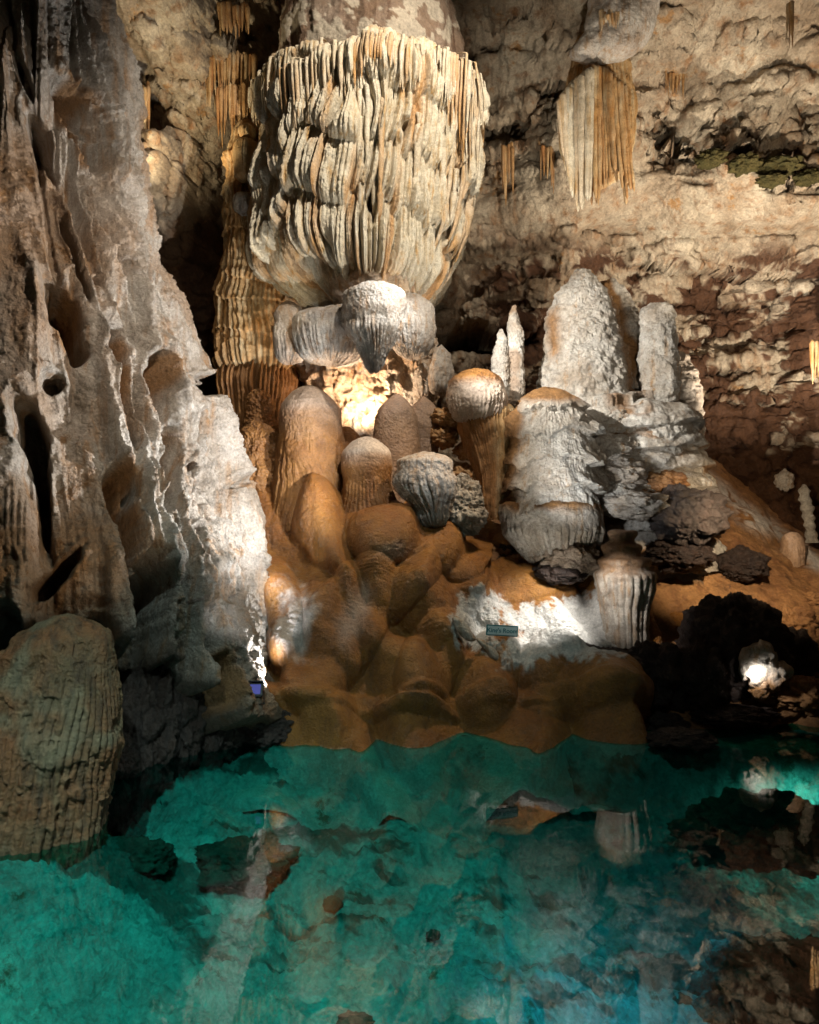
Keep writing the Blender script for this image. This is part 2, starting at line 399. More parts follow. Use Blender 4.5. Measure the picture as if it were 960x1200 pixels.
    fl = fbm(np.stack([P2[..., 0], P2[..., 1], P2[..., 2] * 2.2 + .5 * P2[..., 0]], -1), 3.0, 4, 83, ridge=True)
    d = d + low * .10 * fl
    V = P2 + Nn * d[..., None]
    n = fbm(P2, 1.3, 6, 91, st=(.6, 1, 1.6), gain=.68)
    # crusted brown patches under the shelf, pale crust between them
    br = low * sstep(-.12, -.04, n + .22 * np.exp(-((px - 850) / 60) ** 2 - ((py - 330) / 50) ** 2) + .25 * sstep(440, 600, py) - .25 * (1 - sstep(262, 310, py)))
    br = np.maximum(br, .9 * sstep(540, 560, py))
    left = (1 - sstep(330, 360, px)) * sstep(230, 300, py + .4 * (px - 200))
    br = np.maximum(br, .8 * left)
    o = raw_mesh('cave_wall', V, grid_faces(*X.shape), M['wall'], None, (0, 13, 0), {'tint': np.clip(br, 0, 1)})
    tag(o, kind='structure')
build_wall()

# ---- floor behind the formations and the rusty slope on the right
ctl = [(740,505,13.6),(800,545,13.6),(880,600,13.6),(960,655,13.4),(700,640,11.6),(790,650,11.8),(860,690,11.2),(900,720,10.8),(980,745,10.6),(700,560,13.2),
       (620,620,12.4),(560,620,12.4),(400,600,11.4),(270,600,11.4),(640,705,10.7),(750,745,10.3),(830,775,9.9),(900,835,9.5),(980,835,9.3),(560,760,10.6),(400,760,10.9),(250,760,10.9),
       (480,590,15),(250,600,16),(960,630,17),(700,480,17),(1200,700,11),(1200,820,9.5),(0,600,12),(0,760,10.6),(750,862,9.0),(860,850,9.2),(600,865,9.4),(400,865,9.6),(200,865,9.6),(960,850,9.1),(1200,880,8.6)]
fp = np.array([W(*c) for c in ctl]); floor_f = rbf(fp[:, :2], fp[:, 2], c=.5)
def build_floor():
    xs = np.linspace(-4.5, 9.5, 760); ys = np.linspace(17, 8.55, 560)
    X, Y = np.meshgrid(xs, ys); Z = floor_f(X, Y)
    P = np.stack([X, Y, Z], -1)
    Z = Z - 1.1 * (1 - sstep(8.55, 9.0, Y + .25 * fbm(P, .9, 3, 3)))
    P = np.stack([X, Y, Z], -1)
    Nn = normals(P); Nn *= np.where(Nn[..., 2:3] < 0, -1, 1)
    w1, w2 = worley(P + .25 * np.stack([fbm(P, 1, 2, 4), fbm(P, 1, 2, 5), fbm(P, 1, 2, 6)], -1), 1.3, 7, st=(1, .8, 1), second=True)
    d = .22 * (1 - w1 * w1) + .09 * fbm(P, 1.6, 4, 8) + .04 * fbm(P, 6, 4, 9, gain=.6)
    V = P + Nn * d[..., None]
    px, py = proj(V)
    # pale crust stripe running down the far edge of the slope
    stripe = np.exp(-((py - (520 + (px - 780) * .80 + 14 * fbm(P, 1.5, 2, 14))) / 11) ** 2) * sstep(770, 800, px) * sstep(-.4, -.05, fbm(P, 3.5, 4, 12, gain=.7))
    o = raw_mesh('cave_floor', V, grid_faces(*X.shape), M['slope'], None, (2, 11, 0), {'tint': np.clip(stripe, 0, 1)})
    tag(o, kind='structure')
build_floor()

# ---- pool bed and water
def build_bed():
    xs = np.linspace(-7, 8, 620); ys = np.linspace(11, .3, 460)
    X, Y = np.meshgrid(xs, ys); P = np.stack([X, Y, 0 * X], -1)
    Z = -.75 - .9 * sstep(-.5, 3.2, X) * sstep(8.6, 6, Y) + .28 * fbm(P, .7, 4, 101) + 1.0 * sstep(7.4, 8.9, Y)
    Z += .5 * np.exp(-((X + 3) / 1.6) ** 2 - ((Y - 5.8) / 1.2) ** 2)
    w1 = worley(P + .2 * fbm(P, 2, 2, 3)[..., None], 2.2, 105)
    Z += .12 * (1 - w1) + .11 * fbm(P, 3.5, 5, 107, gain=.68, ridge=True) + .05 * fbm(P, 12, 4, 109, gain=.68)
    Z = np.minimum(Z, -.06 - .05 * fbm(P, 3, 2, 4))
    n = fbm(P, 1.3, 6, 111, st=(.7, 1.7, 1), gain=.70)
    dk = .85 * sstep(.08, .26, n + .14 * np.exp(-((X + 2.0) / 1.0) ** 2 - ((Y - 5.9) / .5) ** 2)- .08)
    o = raw_mesh('pool_bed', np.stack([X, Y, Z], -1), grid_faces(*X.shape), M['bed'], None, (0, 5, -1), {'tint': dk})
    tag(o, kind='structure')
build_bed()

def build_water():
    m = bpy.data.materials.new('clear_green_water'); m.use_nodes = True
    nt = m.node_tree; N = nt.nodes; L = nt.links; N.clear()
    out = N.new('ShaderNodeOutputMaterial'); mix = N.new('ShaderNodeMixShader'); tr = N.new('ShaderNodeBsdfTransparent'); gl = N.new('ShaderNodeBsdfGlossy')
    tr.inputs[0].default_value = (.15, .72, .66, 1); gl.inputs['Roughness'].default_value = .0
    fr = N.new('ShaderNodeFresnel'); fr.inputs['IOR'].default_value = 1.75
    tc = N.new('ShaderNodeTexCoord'); n1 = N.new('ShaderNodeTexNoise'); n1.inputs['Scale'].default_value = 3.0; n1.inputs['Detail'].default_value = 3
    L.new(tc.outputs['Object'], n1.inputs['Vector'])
    bp = N.new('ShaderNodeBump'); bp.inputs['Strength'].default_value = .02; bp.inputs['Distance'].default_value = .02
    L.new(n1.outputs[0], bp.inputs['Height']); L.new(bp.outputs[0], gl.inputs['Normal']); L.new(bp.outputs[0], fr.inputs['Normal'])
    # light leaving the water from below passes through (no total internal reflection in a single sheet)
    ge = N.new('ShaderNodeNewGeometry'); iv = N.new('ShaderNodeMath'); iv.operation = 'SUBTRACT'; iv.inputs[0].default_value = 1
    mu = N.new('ShaderNodeMath'); mu.operation = 'MULTIPLY'
    L.new(ge.outputs['Backfacing'], iv.inputs[1]); L.new(iv.outputs[0], mu.inputs[0]); L.new(fr.outputs[0], mu.inputs[1])
    L.new(mu.outputs[0], mix.inputs[0]); L.new(tr.outputs[0], mix.inputs[1]); L.new(gl.outputs[0], mix.inputs[2]); L.new(mix.outputs[0], out.inputs[0])
    V = [(-8, .2, 0), (9, .2, 0), (9, 12, 0), (-8, 12, 0)]
    o = raw_mesh('pool_water', V, np.array([[0, 1, 2, 3]]), m, None, (0, 5, 0), smooth=False)
    tag(o, kind='structure')
build_water()

# ================================================================ THE GREAT FLOWSTONE MASS ON THE LEFT
def build_mass():
    D = 9.2
    sil = [(-160,118),(0,130),(100,148),(200,160),(270,172),(340,203),(410,233),(470,262),(540,284),(600,304),(650,318),(690,318),(750,322),(800,332),(860,352),(960,372)]
    x0 = -4.6; pc = x0 / D * FX + CX
    sil = [(py, px - 27 * (1 - float(sstep(660, 780, py))) - 22 * math.exp(-((py - 530) / 90) ** 2)) for py, px in sil]
    rows = [(py, 2 * pc - px, px) for py, px in sil]
    holes = [  # px, py, rx, ry, tilt, depth
        (85,150,21,34,-.45,.55),(100,190,10,30,-.35,.5),(56,226,13,46,-.42,.8),(80,335,5,40,-.3,.3),(75,412,19,36,-.45,.7),(133,428,17,26,-.1,.45),(142,480,10,50,-.12,.55),
        (176,465,11,34,-.15,.5),(220,452,10,12,-.3,.3),(38,530,17,40,-.3,.9),(52,590,9,36,-.1,.6),(135,582,16,24,-.25,.5),(148,632,9,36,-.1,.55),(190,560,8,46,-.02,.5),
        (265,577,9,13,-.5,.4),(218,505,7,22,-.05,.35),(228,625,6,9,0,.3),(70,658,10,36,.9,.6),(12,722,24,48,0,.9),(166,700,20,62,.1,1.0),(105,722,30,22,.2,.6),(243,775,15,34,.1,.5),
        (250,520,5,16,-.2,.25),(240,470,6,10,0,.2),(225,690,5,22,-.1,.25),(110,360,8,6,0,.15),(30,140,6,24,-.3,.25),(62,478,16,12,.2,.35),(215,560,4,20,-.1,.2),(180,600,7,10,0,.25),(10,20,5,50,-.1,.2),(100,20,6,45,-.1,.25)]
    def disp(q):
        P, th, py, px = q['P'], q['th'], q['py'], q['px']
        t = (py + 160) / 1120
        wv = fbm(P, .8, 3, 3)
        A = np.stack([th * 5.2 + .5 * wv, t * 2.4, th * 0], -1)
        wl = .55 * fbm(np.stack([th * 3, t * 3.2, th * 0], -1), 1, 3, 61)
        A = np.stack([th * 4.4 + wl * 2.2, t * 2.6, th * 0], -1)
        d = .34 * fbm(A, 1.0, 3, 5) + .16 * (1 - np.abs(fbm(A, 1.9, 2, 8)) * 2.4)
        d += .16 * fbm(P, 1.5, 4, 66, st=(1, 1, .6))
        B = np.stack([th * 15 + 2.4 * wv + 3 * wl, t * 7, th * 0], -1)
        d += .02 * fbm(B, 1.0, 3, 15) + .05 * fbm(P, 2.6, 4, 16, st=(1, 1, .5), ridge=True)
        w = worley(np.stack([P[..., 0], P[..., 1], P[..., 2] * .55], -1), 3.0, 22)
        d += .075 * (1 - w) + .05 * fbm(np.stack([th * 26 + 3 * wv, t * 9, th * 0], -1), 1, 3, 19, ridge=True) * sstep(-.2, .3, fbm(P, .9, 2, 20))
        wp = worley(P + .04 * fbm(P, 9, 2, 77)[..., None], 11, 78)
        pit = fbm(P, 3.4, 3, 85)
        d += .055 * fbm(P, 4.5, 5, 31, gain=.68) - .11 * sstep(.38, .6, pit) * sstep(0, .3, fbm(P, .9, 2, 86) + .25) + .026 * fbm(P, 17, 4, 33, gain=.7, ridge=True) + .05 * (1 - wp) * sstep(-.3, .3, fbm(P, 1.1, 3, 79) + .4 * sstep(200, 320, px))
        # lower band of draped flutes on the far left
        lb = sstep(590, 650, py) * (1 - sstep(240, 300, px))
        d += lb * .07 * flute(th * 34 + 1.5 * wv, 4) + lb * .16 * fbm(P, 1.8, 3, 37, ridge=True)
        band = np.exp(-((py - 615) / 26) ** 2) * np.exp(-((px - 20) / 26) ** 2)
        d += band * .10 * flute(px / 6.5, 6)
        wob = fbm(P, 1.9, 4, 41); wob2 = fbm(P, 6, 2, 43)
        # runnels draining below each hollow
        for (hx, hy, rx, ry, tl, dep) in holes:
            if ry < 20: continue
            yy_ = (py - hy - ry * .6); xc_ = hx + .16 * np.maximum(yy_, 0) + 6 * wob
            d -= .16 * np.exp(-((px - xc_) / (rx * .55 + 2)) ** 2) * sstep(0, 20, yy_) * (1 - sstep(60, 120, yy_))
        for (hx, hy, rx, ry, tl, dep) in holes:
            dx, dy = px - hx, py - hy
            c_, s_ = math.cos(tl), math.sin(tl)
            u = dx * c_ + dy * s_; v = -dx * s_ + dy * c_
            v = np.where(v > 0, v / (ry * 1.25), v / ry)
            r = np.sqrt((u / rx * 1.08) ** 2 + v ** 2) + .40 * wob + .26 * wob2
            d += .05 * np.exp(-((r - 1.28) / .2) ** 2) * (v < .3)
            d -= dep * (1 - sstep(.72, 1.08, r))
        # hollow under the hanging edge
        edge = np.interp(px, [-60, 0, 60, 130, 160, 200, 235, 262, 300, 330, 352], [694, 704, 712, 728, 738, 745, 790, 822, 826, 836, 846]) + 16 * fbm(np.stack([px / 22, px * 0, px * 0], -1), 1, 3, 47)
        d -= 1.35 * sstep(-4, 12, py - edge) * (1 - .22 * sstep(50, 150, py - edge))
        d += .18 * fbm(np.stack([th * 9, t * 4, th * 0], -1), 1.5, 4, 49, ridge=True) * sstep(10, 60, py - edge)
        return d
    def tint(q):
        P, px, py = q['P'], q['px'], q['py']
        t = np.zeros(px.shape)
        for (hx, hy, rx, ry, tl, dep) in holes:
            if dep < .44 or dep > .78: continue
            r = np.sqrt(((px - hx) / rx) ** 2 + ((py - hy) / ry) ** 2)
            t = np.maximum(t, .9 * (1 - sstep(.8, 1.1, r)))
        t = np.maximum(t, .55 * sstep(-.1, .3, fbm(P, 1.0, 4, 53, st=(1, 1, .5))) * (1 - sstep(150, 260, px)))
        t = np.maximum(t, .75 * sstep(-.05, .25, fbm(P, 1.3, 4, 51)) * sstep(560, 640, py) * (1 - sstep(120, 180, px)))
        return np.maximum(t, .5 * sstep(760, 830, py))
    tint_ = tint
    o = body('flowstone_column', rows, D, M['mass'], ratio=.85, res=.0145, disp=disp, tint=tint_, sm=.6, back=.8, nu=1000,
             hollow_shade=lambda q: .9 * sstep(-25, 10, q['py'] + 14 * fbm(q['P'], 2.5, 3, 57) - np.interp(q['px'], [-60, 0, 60, 130, 160, 200, 235, 262, 300, 330, 352], [694, 704, 712, 728, 738, 745, 790, 822, 826, 836, 846])))  # dark brown rock, deepened to paint in the shade under the hanging edge
    tag(o, 'huge leaning grey flowstone mass on the left, pitted with dark hollows and spreading to the pool', 'flowstone column')
build_mass()

# near stalagmite, lower left
def build_near():
    rows = [(722,50,98),(742,24,120),(775,-2,128),(820,-28,131),(880,-48,126),(950,-66,113),(1010,-74,103),(1080,-80,98)]
    def disp(q):
        P, th = q['P'], q['th']
        a = flute(th * 9 + .8 * fbm(P, 1.6, 2, 3), 5, .7)
        chip = fbm(np.stack([P[..., 0] * 1.2, P[..., 1] * 1.2, P[..., 2] * .8], -1), 5, 4, 15, ridge=True)
        return .045 * a * sstep(.08, .3, q['t']) + .06 * fbm(P, 1.8, 4, 7) + .03 * sstep(.1, .35, chip) + .02 * fbm(P, 9, 4, 9, st=(1, 1, .35), ridge=True) + .008 * fbm(P, 28, 3, 11, ridge=True)
    o = body('squat_stalagmite', rows, 6.1, M['mossy'], ratio=.8, tr=26, res=.008, disp=disp, tint=lambda q: sstep(0, .4, fbm(q['P'], 3, 3, 19)) * .6)
    tag(o, 'squat round greenish brown stalagmite standing in the pool at the lower left edge', 'stalagmite')
build_near()

# ================================================================ THE GREAT HANGING COLUMN
def build_column():
    D = 11.5; cx = W(434, 600, D)[0]
    col = thing('hanging_flowstone', (cx, D, 9.6), 'massive cream hanging flowstone chandelier of organ pipe drips in the upper middle', 'flowstone curtain')
    loc = tuple(col.location)
    rows = [(-90,342,526),(0,338,530),(40,330,540),(90,330,545),(140,338,540),(200,335,525),(250,345,505),(300,360,490),(340,372,485),(380,375,480),(405,385,470)]
    def disp(q):
        P, th = q['P'], q['th']
        return .10 * fbm(P, 1.2, 3, 3) + .05 * fbm(np.stack([th * 7, th * 0, P[..., 2] * .4], -1), 1, 3, 5) + .03 * fbm(P, 7, 4, 7, gain=.6) + .02 * fbm(P, 18, 3, 9)
    body('trunk', rows, D, M['brown_cap'], ratio=.92, res=.022, disp=disp, parent=col, tint=lambda q: sstep(.02, .12, q['t'] - .06 + .04 * fbm(q['P'], 3, 3, 4)) * .5 * (fbm(q['P'], 5, 3, 2) > 0))
    tt_ = np.linspace(-np.pi, np.pi, 700, endpoint=False); ph_ = np.linspace(0, 2 * np.pi, 40, endpoint=False)
    TT, PH = np.meshgrid(tt_, ph_, indexing='ij')
    rr_ = 1.42 + .17 * np.cos(PH); zz_ = 8.62 + .09 * np.sin(5 * TT) + .05 * np.sin(11 * TT + 1) + .11 * np.sin(PH)
    V = np.stack([cx + rr_ * np.sin(TT), D - .95 * rr_ * np.cos(TT), zz_], -1)
    Nn = np.stack([np.cos(PH) * np.sin(TT), -np.cos(PH) * np.cos(TT), np.sin(PH)], -1)
    dd_ = .08 * fbm(V, 4, 4, 3, gain=.65) + .07 * (1 - worley(V, 9, 4)) + .03 * flute(TT * 26, 5)
    V = V + Nn * dd_[..., None]
    idx = np.arange(700 * 40).reshape(700, 40); a_ = idx; b_ = np.roll(idx, -1, 0)
    Fq = np.stack([a_, b_, np.roll(b_, -1, 1), np.roll(a_, -1, 1)], -1).reshape(-1, 4)
    raw_mesh('crusty_rim', V, Fq, M['curtain'], col, loc, {'tint': np.clip(fbm(V, 5, 3, 8), 0, .5)})
    def dr(q):
        P, th = q['P'], q['th']; z = P[..., 2]; z0 = z * 0
        wp = 1.5 * vnoise(th * 3, z * .55, z0, 5) + .35 * vnoise(th * 11, z * 1.4, z0, 6)
        u_ = th * 11.5 + wp; i_ = np.floor(u_)
        A = flute(u_, 31, .6)
        h_ = hash1(i_, 33)
        ph = z * 1.05 + .75 * vnoise(th * 2.0, z * .2, z0, 8) + .26 * h_
        sw = ph % 1.0
        s1 = 1 - sw; step = 1.25 * s1 ** .8 * (1 - s1 ** 7) * (.5 + .5 * hash1(np.floor(ph) * 7 + i_, 35))      # each flute swells as it comes down, then breaks back
        B = flute(th * 44 + 2.6 * wp, 37, .6)
        Cc = flute(th * 92 + 3.5 * wp + .5 * vnoise(th * 30, z * 3, z0, 9), 38, .7)
        d = .15 * A + .27 * step * (.45 + .55 * A) + .050 * B + .014 * Cc
        d -= .42 * sstep(.34, .50, fbm(np.stack([th * 4.5, z * .75, z0], -1), 1.2, 3, 41)) 
        ct = sstep(.35, .6, fbm(np.stack([th * 3, z * .9, z0 + 3], -1), 1.0, 3, 44))
        d += .14 * fbm(P, .9, 3, 47) + .03 * fbm(P, 7, 4, 48, gain=.65) + .014 * fbm(P, 22, 3, 49, ridge=True)
        return d - .12
    body('drapery_mass', [(120,322,552),(140,318,558),(181,316,556),(221,310,545),(265,306,534),(296,307,528),(322,316,522),(342,340,504),(358,378,480),(374,405,468),(390,425,456)], 11.45, M['curtain'], ratio=.88, tr=14, br=10, res=.0125, nu=1000, back=.5, disp=dr, parent=col,
         tint=lambda q: np.clip(  .8 * sstep(.08, .5, fbm(np.stack([q['th'] * 6, q['P'][..., 2] * .5, q['th'] * 0], -1), 1, 4, 51, gain=.65)), 0, 1))
    # pipes: several tiers, each one a skirt hanging proud of the next
    K = 70
    def tier(name, n, th0, th1, ztop, zbot, rfun, thick, seed, ragg=.25, seg=0., tp=1., tint0=0., taper=.8, m=8, conv=0.):
        r_ = np.random.default_rng(seed)
        th = np.linspace(th0, th1, n) + r_.normal(0, .3 * (th1 - th0) / n, n)
        zt = ztop(th) + r_.normal(0, .03, n); L = (zt - zbot(th)) * (1 - ragg * r_.random(n) ** 1.5)
        s = np.linspace(0, 1, K)[None]
        z = zt[:, None] - L[:, None] * s
        ro = rfun(z, th[:, None]) + (r_.normal(0, .045, n))[:, None] + .08 * vnoise(th * 2.5, th * 0, th * 0 + 4, 77)[:, None]
        ro = ro - .16 * np.clip(1 - s / .07, 0, 1) ** 2 * 1.0            # curls back into the cap at its top
        wig = .02 * np.stack([vnoise(z * 2 + i, z * 0 + i, z * 0, seed) for i in (0.3,)], 0)[0]
        tt = th[:, None] * (1 - conv * s ** 2) + wig
        x = cx + ro * np.sin(tt); y = D - .95 * ro * np.cos(tt)
        rad = thick * (.55 + .75 * r_.random(n))[:, None] * (1 - taper * np.clip((s - .55) / .45, 0, 1) ** 1.6)
        if seg:
            ph = (z * seg + .25 * vnoise(th[:, None] * 5 + 0 * z, z * .6, z * 0, seed + 2) + .06 * r_.random(n)[:, None]) % 1.0
            rad = rad * (.62 + .62 * ph ** .7)  * (1 + .12 * vnoise(z * 9, th[:, None] * 9 + 0 * z, z * 0, seed))
        else:
            rad = rad * (1 + .22 * vnoise(z * 7, th[:, None] * 31 + 0 * z, z * 0, seed))
        rad[:, -1] = .001
        tn = np.clip((r_.random(n) ** 2 * .6 + .75 * sstep(-.1, .45, vnoise(th * 6, th * 0, th * 0 + 1, seed + 5))) * tp + tint0, 0, 1)
        tn = tn[:, None] * (.4 + .6 * s)
        P = np.stack([x, y, z], -1)
        tubes(name, P, rad, tn, M['curtain'], col, m=m, loc=loc)
    u = lambda th: np.abs(th)
    rU = lambda z, th: np.interp(z, [5.1, 5.45, 5.9, 6.5, 7.2, 7.9, 8.4, 8.8], [.42, .66, 1.02, 1.26, 1.35, 1.38, 1.42, 1.40])
    lim = 2.0
    # the thin drip fringe along the top rim
    tier('drip_fringe', 270, -lim, lim, lambda t: 8.62 + .12 * np.sin(3 * t) + 0 * t, lambda t: 7.95 - .8 * sstep(.6, 1.2, t) + .24 * np.sin(4 * t + .5) + .16 * np.sin(13 * t), lambda z, th: rU(z, th) + .24 + .05 * np.sin(th * 9), .025, 3, ragg=.55, tp=.95, tint0=.0, taper=.85, m=6)
    tier('drip_fringe', 260, -lim, lim, lambda t: 8.72 + .05 * np.sin(7 * t), lambda t: 8.1 + .15 * np.sin(4 * t), lambda z, th: rU(z, th) + .25 - .10 * (z - 8.1), .024, 4, ragg=.7, tp=.3, taper=.8, m=6)
    # organ pipes under the fringe
    tier('organ_pipes', 34, -1.7, 1.7, lambda t: 8.2 - .5 * np.abs(np.sin(4 * t)), lambda t: 5.5 + .35 * np.sin(7 * t) + .4 * sstep(.2, 1.2, u(t)), lambda z, th: rU(z, th) + .10 + .05 * np.sin(th * 6 + 1), .042, 5, ragg=.6, seg=.9, tp=.7, taper=.7, m=9, conv=.1)
    tier('organ_pipes', 22, -1.2, 1.5, lambda t: 7.5 - .4 * np.cos(6 * t), lambda t: 5.9 + .3 * np.sin(3 * t), lambda z, th: rU(z, th) + .15, .050, 6, ragg=.5, seg=1.3, tp=.45, taper=.8, m=9)
    # knobby root of the curtain, pink in colour
    body('knobbly_root', [(318,380,490),(335,372,492),(352,392,485),(375,400,470)], D - .55, M['core'], ratio=.6, tr=10, br=12, res=.014, parent=col,
         disp=lambda q: .07 * (1 - worley(q['P'], 6, 3)) + .05 * fbm(q['P'], 7, 4, 5) - .08 * sstep(.45, .75, fbm(q['P'], 6, 2, 9)))
    # side lobes on the silhouette
    def lobe(rows, Dl, nm, s, fl=26, br=14, tn=0.):
        body(nm, rows, Dl, M['curtain'], ratio=.7, tr=12, br=br, res=.013, parent=col,
             disp=lambda q: .045 * flute(q['th'] * fl + fbm(q['P'], 3, 2, s), s) * sstep(.1, .25, q['t']) + .03 * fbm(q['P'], 5, 3, s) + .03 * np.sin(q['py'] / 7.) * sstep(.3, .6, fbm(q['P'], 2, 2, s + 3) + .5),
             tint=lambda q: tn + .5 * sstep(0, .4, fbm(q['P'], 3, 3, s)))
    lobe([(198,528,546),(215,524,552),(232,526,548),(250,530,540)], 11.2, 'side_lobe', 3, 8, 8)
    lobe([(185,304,330),(210,300,345),(250,300,352),(290,306,372),(325,325,395),(338,345,400)], 10.9, 'side_drapery', 5, 22, 10, .1)
    lobe([(135,318,345),(155,312,350),(180,318,345),(195,322,340)], 10.8, 'side_lobe', 6, 14, 8)
    # bright broken rock at the foot of the column
    body('glowing_base', [(395,352,512),(430,350,515),(460,362,508),(500,380,500),(560,380,500)], 11.9, M['core'], ratio=.6, res=.013, parent=col,
         disp=lambda q: .10 * fbm(q['P'], 2.2, 3, 3) + .09 * fbm(q['P'], 3.5, 4, 5, st=(1.3, 1.3, .9), ridge=True) + .05 * fbm(q['P'], 12, 4, 7), tint=lambda q: sstep(0, .3, fbm(q['P'], 4, 3, 8)))
build_column()

def bell(rows, D, label, fl=30, mat='bell', tr=16, br=8, cat='stalactite', name='bell_stalactite', group=None, ratio=.9, seed=1, fa=.03, f0=.35, tint=None, rough=.012, res=.012, extra=None):
    def disp(q):
        P = q['P']
        tq = q['t'] + .12 * fbm(P, 4, 3, seed + 1)
        wq = .9 * fbm(P, 2.5, 3, seed)
        d = 1.35 * fa * (flute(q['th'] * fl / 6.28 + wq, seed) + .5 * flute(q['th'] * fl / 2.6 + 2 * wq, seed + 1)) * sstep(f0, f0 + .2, tq) * (.5 + .5 * sstep(0, 1, tq) + .5 * fbm(P, 2, 2, seed + 9)) + rough * 3.2 * fbm(P, 2.4, 4, seed + 2) + rough * 1.6 * fbm(P, 9, 4, seed + 4, gain=.66) + rough * .9 * fbm(P, 26, 2, seed + 6, ridge=True)
        if extra is not None: d = d + extra(q)
        return d
    o = body(name, rows, D, M[mat], ratio=ratio, tr=tr, br=br, res=res, disp=disp, tint=tint)
    return tag(o, label, cat, group)

G1 = 'bell-shaped bulbs hanging under the great curtain'
bell([(333,410,470),(345,403,475),(365,402,476),(385,408,466),(402,422,454),(418,432,445),(430,437,440)], 10.1, 'white pointed bulb hanging in front, directly below the middle of the great curtain', 40, tr=14, seed=2, group=G1, fa=.06)
bell([(362,345,440),(372,342,440),(392,344,438),(412,352,428),(424,360,420)], 10.7, 'wide grey bell of flowstone behind the left of the white pointed bulb', 60, tr=16, seed=3, group=G1)
bell([(345,468,500),(360,462,508),(385,458,509),(405,464,505),(420,474,494)], 10.7, 'tall grey bell of flowstone behind the right of the white pointed bulb', 34, tr=16, seed=4, group=G1)
bell([(352,328,350),(368,322,356),(395,322,358),(415,326,356),(424,330,350)], 10.9, 'narrow tan bell of flowstone at the left end of the row of bulbs', 24, tr=14, seed=5, group=G1, tint=lambda q: .25 + 0 * q['t'])
bell([(403,512,522),(418,506,530),(440,504,530),(458,508,524)], 11.2, 'small smooth pale lobe at the right end of the row of bulbs', 12, tr=14, seed=6, group=G1)
bell([(425,488,502),(440,485,506),(458,488,504),(463,490,500)], 11.3, 'smallest pale lobe hanging lowest of the bulbs, left of the dark gap', 12, tr=12, seed=7, group=G1)

# orange drapery at the left of the column
def orange_disp(seed, k=11, fa=.05):
    return lambda q: fa * flute(q['th'] * k + .9 * fbm(q['P'], 1.6, 3, seed), seed) + .05 * fbm(q['P'], 2, 3, seed + 1) + .018 * fbm(q['P'], 9, 4, seed + 2)
o = body('drapery', [(150,280,312),(180,276,318),(215,274,322),(262,276,332),(300,272,338),(360,264,344),(400,262,350),(428,264,352)], 11.9, M['orange'], ratio=.7, tr=14, br=5, res=.014, disp=lambda q: orange_disp(3, 8, .12)(q) + .09 * fbm(q['P'], 2.2, 4, 61, ridge=True) + .04 * ((q['py'] / 46 + fbm(q['P'], 1.5, 2, 63)) % 1),
         tint=lambda q: sstep(-.1, .35, fbm(q['P'], 2.5, 3, 5, st=(1, 1, .2))) * .35)
tag(o, 'tall orange and cream fluted drapery beside the dark passage, left of the column', 'drapery')
o = body('drapery', [(424,266,345),(450,262,346),(480,266,340),(530,270,340)], 11.9, M['ochre_dome'], ratio=.7, br=5, res=.014, disp=orange_disp(5, 9, .12), tint=lambda q: 0 * q['t'])
tag(o, 'dark brown broken pillars below the orange drapery, behind the ochre stalagmites', 'drapery')
for i, (r, l) in enumerate([([(146,283,298),(156,281,300),(168,284,298)], 'round tan knob, topmost of the three above the orange drapery'),
                          ([(164,276,303),(180,273,304),(205,276,300),(214,279,298)], 'largest tan lumpy knob, middle of the three above the orange drapery'),
                          ([(226,276,296),(238,274,300),(250,276,296)], 'grey crusty knob on the upper left edge of the orange drapery')]):
    o = body('crag', r, 11.4, M['orange'] if i < 2 else M['bell'], tr=9, br=7, res=.012, disp=lambda q: .03 * fbm(q['P'], 6, 4, 3 + i) + .02 * flute(q['th'] * 6, i))
    tag(o, l, 'crag', 'knobs above the orange drapery')

# ================================================================ STALAGMITES ON THE OCHRE TERRACE
GD = 'rounded ochre stalagmites on the flowstone terrace'
top_t = lambda q: .9 * (1 - sstep(.12, .42, q['t'] + .08 * fbm(q['P'], 4, 2, 3))) * sstep(.3, 1., q['N'][..., 2] * .8 + .6)
def dome(rows, D, label, **k):
    k.setdefault('tr', 30); k.setdefault('br', 0); k.setdefault('f0', .25); k.setdefault('rough', .006)
    return bell(rows, D, label, k.pop('fl', 26), mat=k.pop('mat', 'ochre_dome'), cat='stalagmite', name=k.pop('name', 'rounded_stalagmite'), group=k.pop('group', GD), **k)
dome([(452,335,388),(475,328,398),(520,328,404),(570,322,412),(622,312,420)], 10.6, 'tall rounded ochre stalagmite with a pale top, largest on the left of the terrace', seed=11, tr=34, fa=.022, fl=30, tint=lambda q: .55 * top_t(q))
dome([(492,284,318),(515,275,330),(550,270,338),(618,268,342)], 10.9, 'dark ochre hunched stalagmite at the far left of the terrace', seed=12, tr=30, fa=.04, fl=16, rough=.03)
dome([(455,292,312),(468,288,318),(500,286,322),(560,284,326)], 11.3, 'slim brown pillar stalagmite behind the dark hunched one', seed=31, tr=18, fa=.03, fl=14, rough=.03)
dome([(500,392,418),(515,386,424),(545,384,424),(618,382,426)], 10.75, 'smooth brown stalagmite squeezed between the tallest dome and the pale button', seed=13, tr=18, fa=.01)
dome([(512,408,452),(528,401,459),(548,400,460),(570,405,457),(600,400,462),(618,396,466)], 10.2, 'small ochre stalagmite with a bright pale button top, front of the terrace', seed=14, tr=24, f0=.4, fa=.03, fl=36, tint=top_t)
dome([(462,452,478),(480,440,488),(520,436,492),(560,436,490),(618,440,488)], 10.8, 'leaning smooth pinkish brown stalagmite right of the bright rock', seed=15, tr=34, fa=.012, tint=lambda q: .25 + 0 * q['t'])
dome([(465,488,506),(480,478,515),(500,474,516),(530,476,510),(614,478,512)], 11.1, 'brown lobe stalagmite tucked behind the pinkish one', seed=16, tr=26, fa=.03, tint=lambda q: .3 + 0 * q['t'])
